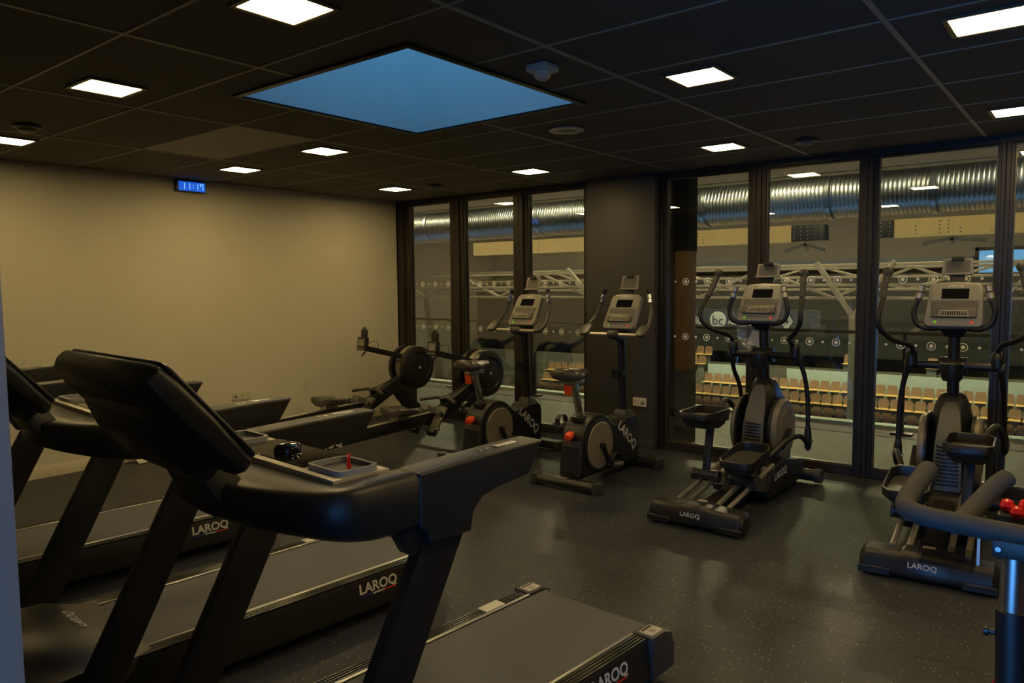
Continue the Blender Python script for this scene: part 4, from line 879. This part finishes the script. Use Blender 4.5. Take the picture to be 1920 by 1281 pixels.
    for s, zt in ((m, 0.31), (-m, 0.57)):
        y = 0.41
        MB().tube([(s*0.045, y, 0.226), (s*0.225, y, 0.226)], 0.040, 18).build('roller', 'black_plastic', t)
        for e in (0.045, 0.225): MB().lathe([(0.043, -0.008), (0.043, 0.008)], (s*e, y, 0.226), (1, 0, 0), 18).build('roller_cap', 'dark_grey', t)
        MB().bar((s*0.135, y, 0.24), (s*0.145, 0.50, zt), 0.05, 0.035).build('pedal_strut', 'black_metal', t, 0.004)
    # crank disc arms behind the shroud
    for s, (yy, zz) in ((m, (0.95, 0.36)), (-m, (1.25, 0.56))): MB().bar((s*0.19, 1.12, 0.47), (s*0.19, yy, zz), 0.03, 0.05, (1, 0, 0)).build('crank', 'black_metal', t, 0.004)
    # fixed grips
    for s in (-1, 1):
        g = MB().tube(spline([(s*0.06, 1.02, 1.262), (s*0.13, 0.98, 1.255), (s*0.195, 0.97, 1.285), (s*0.215, 0.975, 1.36), (s*0.195, 0.985, 1.44)], 6), 0.0165, 12).build('fixed_handle', 'black_metal', t)
        MB().tube([(s*0.195, 0.985, 1.43), (s*0.172, 0.995, 1.525)], 0.0205, 12).build('pulse_grip', 'dark_grey', g)
        for z0 in (1.445, 1.487): MB().tube([(s*(0.195-(z0-1.43)*0.242), 0.985+(z0-1.43)*0.1, z0), (s*(0.195-(z0-1.397)*0.242), 0.985+(z0-1.397)*0.1, z0+0.033)], 0.0215, 12).build('pulse_plate', 'rail_tube', g)
    MB().loft([[(-0.05, 1.06, 1.20), (0.05, 1.06, 1.20), (0.05, 1.15, 1.20), (-0.05, 1.15, 1.20)], [(-0.09, 1.0, 1.27), (0.09, 1.0, 1.27), (0.09, 1.16, 1.30), (-0.09, 1.16, 1.30)], [(-0.12, 1.0, 1.31), (0.12, 1.0, 1.31), (0.12, 1.15, 1.38), (-0.12, 1.15, 1.38)]]).build('console_neck', 'black_plastic', t, 0.01)
    console_unit(t, (0.955, 1.275), (1.115, 1.548), 0.315, 0.285, 1.592, 0.105, 0.165, 1.16)
    return t
E1 = make_elliptical(); E1.location = (4.81, -1.90, 0); E1['label'] = 'elliptical trainer by the pillar with a plastic pouch hanging behind its console'
E2 = make_elliptical(-1); E2.location = (6.125, -1.99, 0); E2.rotation_euler.z = math.radians(3.6); E2['label'] = 'elliptical trainer at the right, behind the foam handlebar'
# plastic pouch with manual hanging on the first elliptical
bag = thing('plastic_pouch', 'clear plastic pouch with white manual hanging behind the elliptical console', 'pouch', (4.67, -0.72, 1.03))
b = MB(); n_ = 9
vs = []
for j in range(n_):
    for i in range(7):
        u = i/6-0.5; v = j/(n_-1); wd = 0.10 + 0.10*(1-abs(2*v-0.7)*0.6)
        vs.append((u*wd + 0.05*(0.5-v) + random.uniform(-0.006, 0.006), 0.015*math.sin(9*u+5*v) + random.uniform(-0.008, 0.008), v*0.25 + random.uniform(-0.005, 0.005)))
fs = [(j*7+i, j*7+i+1, (j+1)*7+i+1, (j+1)*7+i) for j in range(n_-1) for i in range(6)]
b.add(vs, fs).build('film', 'clear_film', bag, ang=20)
fr = frame_of((0.055, 0.012, 0.005), (1, 0, -0.25), (0.1, 0.1, 1)); b = MB(); fpoly(b, fr, [(-0.085, 0.03), (0.06, 0.03), (0.05, 0.14), (-0.075, 0.14)], 0, 0.006); b.build('manual', 'white_print', bag)

# ================================================================== upright bikes
def make_bike():
    t = thing('exercise_bike', '', 'exercise bike', group='upright exercise bikes facing the windows')
    def bar_(y, hw, lab):
        fb = MB().loft([[(-x_*hw, y + a*0.045, z) for a, z in ((-1, 0.012), (1, 0.012), (1, 0.05), (0.5, 0.082), (-0.5, 0.082), (-1, 0.05))] for x_ in (-1, -0.86, 0.86, 1)]).build('foot_bar', 'black_plastic', t, 0.008)
        for s in (-1, 1): MB().box(min(s*hw*0.86, s*(hw+0.012)), max(s*hw*0.86, s*(hw+0.012)), y-0.05, y+0.05, 0.0, 0.088).build('foot_cap', 'dark_grey', fb, 0.014, 2)
        return fb
    rb_ = bar_(0.0, 0.30, True); bar_(0.98, 0.29, False)
    text('LAROQ', 0.035, (-0.04, -0.012, 0.0835), (1, 0, 0), (0, 1, 0), 'white_print', rb_, bold=0.03)
    for s in (-1, 1): MB().lathe([(0.03, -0.012), (0.03, 0.012)], (s*0.17, 1.03, 0.035), (1, 0, 0), 14).build('transport_wheel', 'black_plastic', t)
    MB().box(-0.05, 0.05, 0.0, 0.98, 0.05, 0.11).build('base_frame', 'black_metal', t, 0.008)
    # shroud: side profile with a round hump over the disc
    hump = [(0.31 + 0.245*math.cos(a), 0.295 + 0.245*math.sin(a)) for a in [math.radians(d) for d in range(150, 34, -12)]]
    prof = [(0.06, 0.09), (0.085, 0.36)] + hump + [(0.56, 0.415), (0.72, 0.425), (0.76, 0.45), (0.90, 0.45), (0.945, 0.42), (0.955, 0.36), (0.945, 0.10), (0.90, 0.075), (0.12, 0.075)]
    sh = MB().prism(prof, 'x', -0.098, 0.098).build('shroud', 'black_metal', t, 0.014, 3)
    text('LAROQ', 0.105, (0.0995, 0.755, 0.30), (0, 0.76, -0.65), (0, 0.65, 0.76), 'white_print', sh, bold=0.02)
    MB().prism([(0.035, 0.085), (0.075, 0.35), (0.11, 0.36), (0.11, 0.085)], 'x', -0.088, 0.088).build('rear_panel', 'dark_grey', t, 0.008)
    for k in range(14): MB().box(-0.082, 0.082, 0.033+k*0.0022, 0.05+k*0.0022, 0.10+k*0.0155, 0.106+k*0.0155).build('panel_rib', 'black_plastic', t)
    for s in (-1, 1):
        MB().lathe([(0.205, 0.0), (0.205, 0.012), (0.192, 0.018)], (s*0.096, 0.31, 0.295), (s, 0, 0), 40).build('disc_rim', 'black_plastic', t)
        MB().lathe([(0.185, 0.0), (0.185, 0.016), (0.178, 0.022), (0.06, 0.024), (0.0, 0.024)], (s*0.098, 0.31, 0.295), (s, 0, 0), 40).build('side_disc', 'disc_brown', t)
        a = math.radians(-62) if s > 0 else math.radians(118)
        e = Vector((s*0.15, 0.31+0.165*math.cos(a), 0.295+0.165*math.sin(a)))
        ck_ = MB().bar((s*0.14, 0.31, 0.295), e, 0.022, 0.034, (1, 0, 0)).build('crank', 'black_metal', t, 0.005)
        MB().lathe([(0.022, -0.03), (0.022, 0.016)], (s*0.14, 0.31, 0.295), (s, 0, 0), 16).build('crank_boss', 'black_metal', t)
        pd = MB().prism(rrect(e.y-0.05, e.y+0.05, e.z-0.014, e.z+0.014, 0.008), 'x', *((e.x+0.015, e.x+0.105) if s > 0 else (e.x-0.105, e.x-0.015))).build('pedal', 'console_mid', t, 0.004, 1)
        MB().tube(spline([(e.x+s*0.05, e.y-0.05, e.z), (e.x+s*0.05, e.y-0.055, e.z+0.05), (e.x+s*0.05, e.y, e.z+0.08), (e.x+s*0.05, e.y+0.05, e.z+0.05), (e.x+s*0.05, e.y+0.05, e.z)], 4), 0.024, 6, flat=(1, 0.14)).build('pedal_strap', 'satin_black', pd)
    # saddle, seat post, adjusters
    MB().bar((0, 0.205, 0.50), (0, 0.105, 0.815), 0.034, 0.055, (0, 1, 0)).build('seat_post', 'chrome', t, 0.004)
    MB().box(-0.05, 0.05, 0.14, 0.29, 0.49, 0.53).build('post_collar', 'black_plastic', t, 0.01)
    MB().box(-0.03, 0.03, 0.02, 0.22, 0.788, 0.822).build('seat_slide', 'aluminium', t, 0.004)
    def sr(y, hw, zt, zb, dx=0.0): return [Vector((hw*math.cos(a)+dx, y, (zt+zb)/2 + (zt-zb)/2*math.sin(a)*(1.0 if math.sin(a) > 0 else 0.8))) for a in [2*PI*k/14 for k in range(14)]]
    MB().loft([sr(-0.060, 0.04, 0.895, 0.845), sr(-0.050, 0.105, 0.915, 0.822), sr(-0.01, 0.136, 0.925, 0.808), sr(0.05, 0.138, 0.916, 0.806), sr(0.11, 0.105, 0.906, 0.810), sr(0.17, 0.062, 0.902, 0.818), sr(0.23, 0.045, 0.900, 0.826), sr(0.275, 0.036, 0.892, 0.834), sr(0.290, 0.016, 0.878, 0.848)]).build('saddle', 'saddle_vinyl', t, ang=60)
    lv = MB().obox((0, 0.030, 0.752), (0.056, 0.022, 0.080), (0.15, 0, 0)).build('seat_lever', 'orange_plastic', t, 0.006, 2, label='orange seat adjustment lever')
    MB().lathe([(0.010, 0.0), (0.010, 0.03), (0.026, 0.032), (0.032, 0.045), (0.032, 0.082), (0.027, 0.096), (0.0, 0.100)], (0, 0.105, 0.415), (0, -0.92, -0.30), 14).build('post_knob', 'orange_plastic', t, label='orange post locking knob')
    # front post, cup, bars
    MB().loft([[(x_*0.07, 0.86+y_*0.075, 0.44) for x_, y_ in ((-1, -1), (1, -1), (1, 1), (-1, 1))], [(x_*0.045, 0.855+y_*0.05, 0.50) for x_, y_ in ((-1, -1), (1, -1), (1, 1), (-1, 1))]]).build('post_boot', 'dark_grey', t, 0.01)
    MB().tube([(0, 0.86, 0.48), (0, 0.82, 1.13)], 0.038, 16, flat=(0.8, 1.25)).build('front_post', 'black_metal', t)
    MB().lathe([(0.040, 0.0), (0.044, 0.06), (0.049, 0.064), (0.049, 0.072), (0.041, 0.072), (0.038, 0.01), (0.0, 0.008)], (-0.0, 0.745, 0.765), (0, 0, 1), 20).build('cup_holder', 'black_plastic', t)
    MB().box(-0.03, 0.03, 0.78, 0.83, 0.765, 0.83).build('cup_bracket', 'black_plastic', t, 0.005)
    MB().tube([(-0.25, 0.69, 1.135), (0.25, 0.69, 1.135)], 0.0165, 12).build('handlebar', 'rail_tube', t)
    MB().lathe([(0.026, -0.05), (0.034, -0.035), (0.034, 0.035), (0.026, 0.05)], (0, 0.69, 1.137), (1, 0, 0), 18).build('bar_clamp', 'dark_grey', t)
    MB().bar((0, 0.70, 1.12), (0, 0.84, 1.10), 0.06, 0.05).build('stem', 'black_plastic', t, 0.006)
    for s in (-1, 1):
        h = MB().tube(spline([(s*0.24, 0.69, 1.135), (s*0.285, 0.70, 1.15), (s*0.285, 0.76, 1.20), (s*0.265, 0.83, 1.265), (s*0.25, 0.87, 1.33), (s*0.235, 0.885, 1.385)], 5), 0.0155, 12).build('grip_horn', 'dark_grey', t)
        MB().tube([(s*0.235, 0.885, 1.38), (s*0.215, 0.90, 1.475)], 0.018, 12).build('pulse_grip', 'black_plastic', h)
        for q in (0.15, 0.55): MB().tube([(s*(0.235-0.02*q), 0.885+0.015*q, 1.38+0.095*q), (s*(0.235-0.02*(q+0.33)), 0.885+0.015*(q+0.33), 1.38+0.095*(q+0.33))], 0.0192, 12).build('pulse_plate', 'chrome', h)
        MB().lathe([(0.018, 0.0), (0.022, 0.015), (0.020, 0.035), (0.0, 0.045)], (s*0.215, 0.90, 1.472), (-s*0.2, 0.15, 1), 12).build('grip_end', 'black_plastic', h)
        b = MB(); fr = frame_of((s*0.275, 0.70, 1.155), (s*1, 0.0, 0), (0, 0.80, 0.60)); fpoly(b, fr, rrect(-0.05, 0.04, -0.06, 0.075, 0.035), 0.0*s, 0.028*s); b.build('elbow_pad', 'dark_grey', h, 0.008)
    console_unit(t, (0.755, 1.185), (0.925, 1.468), 0.30, 0.275, 1.505, 0.12, 0.155, 0.945)
    MB().obox((0, 0.86, 1.20), (0.10, 0.08, 0.16)).build('console_neck', 'black_plastic', t, 0.012)
    return t
B2 = make_bike(); B2.location = (3.63, -1.68, 0); B2['label'] = 'upright exercise bike in front of the dark pillar'
B1 = copy_tree(B2); B1.location = (2.56, -1.62, 0); B1['label'] = 'upright exercise bike beside the rowing machines'

# ================================================================== rowing machines
def make_rower():
    t = thing('rowing_machine', '', 'rowing machine', group='rowing machines in the corner')
    # flywheel cage: two black shells with a perforated silver band between
    for s in (-1, 1):
        MB().lathe([(0.235, 0.03), (0.238, 0.055), (0.228, 0.085), (0.195, 0.100), (0.165, 0.098), (0.155, 0.085), (0.145, 0.096), (0.05, 0.102), (0.0, 0.102)], (0 if s > 0 else -0.07, 0, 0.665), (s, 0, 0), 40).build('flywheel_cover', 'satin_black', t)
        MB().lathe([(0.016, 0.0), (0.016, 0.006), (0.0, 0.007)], (0.102 if s > 0 else -0.172, 0, 0.665), (s, 0, 0), 14).build('logo_badge', 'sticker', t)
    MB().lathe([(0.226, -0.040), (0.232, -0.036), (0.232, 0.036), (0.226, 0.040)], (0, 0, 0.665), (1, 0, 0), 40).build('vent_band', 'disc_brown', t)
    MB().lathe([(0.15, -0.11), (0.15, -0.03)], (0, 0, 0.665), (1, 0, 0), 24).build('flywheel_hub', 'black_plastic', t)
    for a in (0.35, 1.9): MB().obox((0, -0.234*math.cos(a), 0.665+0.234*math.sin(a)), (0.09, 0.03, 0.012), (PI/2-a, 0, 0)).build('band_clip', 'satin_black', t, 0.003, 1)
    # sloping main beam, front leg
    MB().bar((0, -0.06, 0.60), (0, -0.66, 0.325), 0.085, 0.12).build('main_beam', 'black_metal', t, 0.008)
    MB().prism([(-0.30, 0.43), (-0.20, 0.50), (0.13, 0.16), (0.14, 0.03), (0.06, 0.03)], 'x', -0.055, 0.055).build('front_leg', 'black_plastic', t, 0.010)
    MB().tube([(-0.26, 0.10, 0.03), (0.26, 0.10, 0.03)], 0.028, 12).build('front_foot', 'black_metal', t)
    # rail
    rl = MB().bar((0, -0.60, 0.325), (0, -2.36, 0.262), 0.075, 0.10).build('slide_rail', 'black_metal', t, 0.006)
    MB().bar((0, -0.75, 0.366), (0, -2.34, 0.314), 0.045, 0.012).build('rail_top', 'rail_tube', t, 0.003, 1)
    text('LAROQ', 0.100, (0.0385, -1.99, 0.268), (0, 1, 0.036), (0, 0, 1), 'white_print', rl, bold=0.03)
    MB().prism([(-2.40, 0.02), (-2.38, 0.225), (-2.30, 0.225), (-2.27, 0.02)], 'x', -0.20, 0.20).build('rear_leg', 'black_metal', t, 0.008)
    # seat carriage
    def st_(y, hw, zt): return [Vector((hw*u, y, zt + dz)) for u, dz in ((-1, 0), (-0.8, 0.012), (-0.4, 0.0), (0, -0.010), (0.4, 0.0), (0.8, 0.012), (1, 0), (1, -0.035), (0.6, -0.055), (-0.6, -0.055), (-1, -0.035))]
    MB().loft([st_(-1.27, 0.09, 0.445), st_(-1.255, 0.145, 0.462), st_(-1.17, 0.16, 0.455), st_(-1.07, 0.15, 0.445), st_(-1.02, 0.12, 0.44)]).build('seat', 'saddle_vinyl', t, ang=50)
    MB().box(-0.05, 0.05, -1.22, -1.08, 0.35, 0.405).build('seat_carriage', 'aluminium', t, 0.006)
    # foot stretchers
    for s in (-1, 1):
        fp = MB().bar((s*0.115, -0.70, 0.42), (s*0.115, -0.86, 0.20), 0.105, 0.022, (0, 1, 0.7)).build('foot_plate', 'console_mid', t, 0.006)
        MB().obox((s*0.115, -0.865, 0.205), (0.10, 0.05, 0.06), (0.6, 0, 0)).build('heel_cup', 'black_plastic', fp, 0.012)
        MB().tube(spline([(s*0.115-0.055, -0.765, 0.345), (s*0.115-0.04, -0.80, 0.385), (s*0.115+0.04, -0.80, 0.385), (s*0.115+0.055, -0.765, 0.345)], 4), 0.022, 6, flat=(0.25, 1)).build('foot_strap', 'satin_black', fp)
        MB().lathe([(0.012, 0.0), (0.016, 0.01), (0.012, 0.02)], (s*0.168, -0.79, 0.32), (s, 0, 0), 12).build('bolt_cap', 'chrome', fp)
        MB().lathe([(0.012, 0.0), (0.016, 0.01), (0.012, 0.02)], (s*0.168, -0.84, 0.24), (s, 0, 0), 12).build('bolt_cap', 'chrome', fp)
    MB().obox((0, -0.73, 0.36), (0.14, 0.10, 0.06), (0.6, 0, 0)).build('stretcher_mount', 'black_plastic', t, 0.008)
    # pull handle on its rest
    MB().tube(spline([(-0.235, -0.66, 0.455), (-0.10, -0.60, 0.478), (0, -0.585, 0.482), (0.10, -0.60, 0.478), (0.235, -0.66, 0.455)], 5), 0.0165, 12).build('pull_handle', 'saddle_vinyl', t)
    MB().obox((0, -0.575, 0.46), (0.05, 0.07, 0.07), (0.4, 0, 0)).build('handle_rest', 'black_plastic', t, 0.008)
    MB().tube([(0, -0.585, 0.48), (0, -0.19, 0.60)], 0.006, 6).build('pull_strap', 'satin_black', t)
    # monitor arm, monitor, phone holder
    MB().bar((0, -0.12, 0.78), (0, -0.66, 0.915), 0.035, 0.055).build('monitor_arm', 'black_metal', t, 0.006)
    MB().box(-0.06, 0.06, -0.20, -0.06, 0.64, 0.80).build('arm_mount', 'black_plastic', t, 0.012)
    fr = frame_of((0, -0.735, 0.90), (1, 0, 0), (0, 0.12, 1)); b = MB(); fpoly(b, fr, rrect(-0.062, 0.062, 0.0, 0.135, 0.010), -0.05, 0.0); mo = b.build('monitor', 'satin_black', t, 0.006)
    b = MB(); fpoly(b, fr, rrect(-0.046, 0.046, 0.045, 0.115, 0.004), 0.0, 0.0012); b.build('monitor_screen', 'lcd_grey', mo)
    for k in range(4): b = MB(); fpoly(b, fr, rrect(-0.042+k*0.024, -0.030+k*0.024, 0.014, 0.024, 0.003, 2), 0.0, 0.002); b.build('monitor_key', 'sticker', mo)
    b = MB(); fpoly(b, fr, [(-0.036, 0.135), (0.036, 0.135), (0.040, 0.21), (0.012, 0.222), (0.012, 0.24), (-0.012, 0.24), (-0.012, 0.222), (-0.040, 0.21)], -0.05, -0.02); b.build('phone_holder', 'black_plastic', mo, 0.004, 1)
    MB().tube(spline([(0.03, -0.68, 0.955), (0.03, -0.60, 0.985), (0.03, -0.53, 0.97), (0.02, -0.52, 0.90)], 5), 0.0035, 6).build('monitor_cable', 'satin_black', t)
    MB().tube(spline([(0.0, -0.665, 0.89), (0.0, -0.70, 0.86), (0.0, -0.72, 0.845)], 3), 0.009, 8).build('arm_hook', 'black_plastic', t)
    return t
R1 = make_rower(); R1.location = (0.86, -0.60, 0); R1['label'] = 'rowing machine against the cream wall in the corner'
R2 = copy_tree(R1); R2.location = (1.87, -0.60, 0); R2['label'] = 'rowing machine nearer the exercise bikes'

# ================================================================== foam handlebar machine at the right edge
sb = thing('studio_bike', 'studio bike with grey foam handlebar at the right edge of the picture', 'studio bike', (6.66, -4.30, 0))
hb = MB()
hb.tube(spline([(0.32, 0.0, 0.975), (0.06, 0.0, 0.975), (-0.10, 0.0, 0.98), (-0.185, 0.005, 0.985), (-0.225, 0.045, 0.99), (-0.228, 0.14, 1.01), (-0.215, 0.27, 1.04)], 7), 0.0245, 14)
hbo = hb.build('handlebar', 'foam', sb)
MB().tube(spline([(-0.115, 0.0, 0.975), (-0.10, 0.05, 0.98), (-0.085, 0.13, 0.995), (-0.055, 0.22, 1.03), (-0.035, 0.26, 1.045)], 5), 0.0235, 14).build('inner_horn', 'foam', sb)
MB().tube(spline([(0.235, 0.0, 0.975), (0.225, 0.08, 0.99), (0.215, 0.22, 1.03)], 5), 0.0235, 14).build('inner_horn', 'foam', sb)
MB().lathe([(0.023, 0.78), (0.023, 0.955)], (0.006, 0, 0), (0, 0, 1), 20).build('stem_post', 'aluminium', sb)
MB().box(-0.035, 0.05, -0.028, 0.03, 0.925, 0.965).build('stem_clamp', 'steel_plate', sb, 0.004)
for x in (-0.022, 0.034): MB().lathe([(0.006, 0), (0.006, 0.005)], (x, -0.028, 0.945), (0, -1, 0), 8).build('clamp_bolt', 'chrome', sb)
MB().tube([(0.006, 0, 0.80), (0.02, 0.0, 0.30)], 0.032, 18).build('post_sleeve', 'black_metal', sb)
MB().lathe([(0.008, 0.0), (0.008, 0.012), (0.013, 0.013), (0.013, 0.022)], (-0.024, 0, 0.74), (-1, 0, 0), 14).build('height_knob', 'black_plastic', sb)
fw = MB().lathe([(0.225, -0.012), (0.235, -0.008), (0.235, 0.008), (0.225, 0.012)], (0.20, 0.02, 0.55), (0, 1, 0), 40).build('flywheel_rim', 'red_plastic', sb)
MB().lathe([(0.222, -0.02), (0.222, 0.02), (0.0, 0.03)], (0.20, 0.02, 0.55), (0, 1, 0), 36).build('flywheel', 'satin_black', sb)
MB().prism([(-0.02, 0.0), (0.50, 0.0), (0.50, 0.10), (0.30, 0.34), (0.02, 0.34)], 'y', -0.03, 0.03).build('frame', 'black_metal', sb, 0.01)
MB().box(-0.05, 0.05, -0.25, 0.25, 0.0, 0.06).build('front_foot', 'black_metal', sb, 0.012)
MB().box(0.95, 1.05, -0.25, 0.25, 0.0, 0.06).build('rear_foot', 'black_metal', sb, 0.012)
MB().bar((0.3, 0, 0.08), (1.0, 0, 0.05), 0.06, 0.08).build('frame', 'black_metal', sb, 0.01)
MB().bar((0.55, 0, 0.1), (0.85, 0, 0.92), 0.05, 0.06, (0, 1, 0)).build('seat_post', 'black_metal', sb, 0.006)
MB().loft([[Vector((x, hw*math.cos(a), 0.96+0.03*math.sin(a))) for a in [2*PI*k/12 for k in range(12)]] for x, hw in ((0.70, 0.02), (0.74, 0.035), (0.88, 0.07), (0.97, 0.11), (1.02, 0.08))]).build('saddle', 'saddle_vinyl', sb)
# clear holder in front of the bar and small console with red knobs
ho = MB(); fr = frame_of((-0.13, 0.085, 0.86), (1, 0, 0), (0, -0.22, 1))
fpoly(ho, fr, rrect(-0.065, 0.055, 0.0, 0.115, 0.008), 0.0, 0.004); fpoly(ho, fr, rrect(-0.065, 0.055, 0.0, 0.012, 0.004), 0.004, 0.04); fpoly(ho, fr, rrect(-0.065, 0.055, 0.0, 0.06, 0.006), 0.036, 0.040)
ho.build('clear_holder', 'clear_plastic', sb, 0.001, 1)
MB().obox((-0.068, 0.05, 0.915), (0.006, 0.006, 0.085)).build('holder_strip', 'white_print', sb)
MB().obox((-0.005, 0.14, 0.93), (0.075, 0.03, 0.12), (0.2, 0, 0)).build('console_box', 'dark_grey', sb, 0.006)
MB().obox((0.012, 0.118, 0.905), (0.035, 0.006, 0.06), (0.2, 0, 0)).build('label_plate', 'white_print', sb)
for k, (x, y, z) in enumerate(((-0.022, 0.14, 1.005), (0.016, 0.145, 1.01), (0.0, 0.125, 0.995), (0.03, 0.13, 0.992))): MB().lathe([(0.0, -0.017), (0.012, -0.012), (0.017, 0.0), (0.012, 0.012), (0.0, 0.017)], (x, y, z), (0, 0, 1), 14).build('red_knob', 'red_plastic', sb)
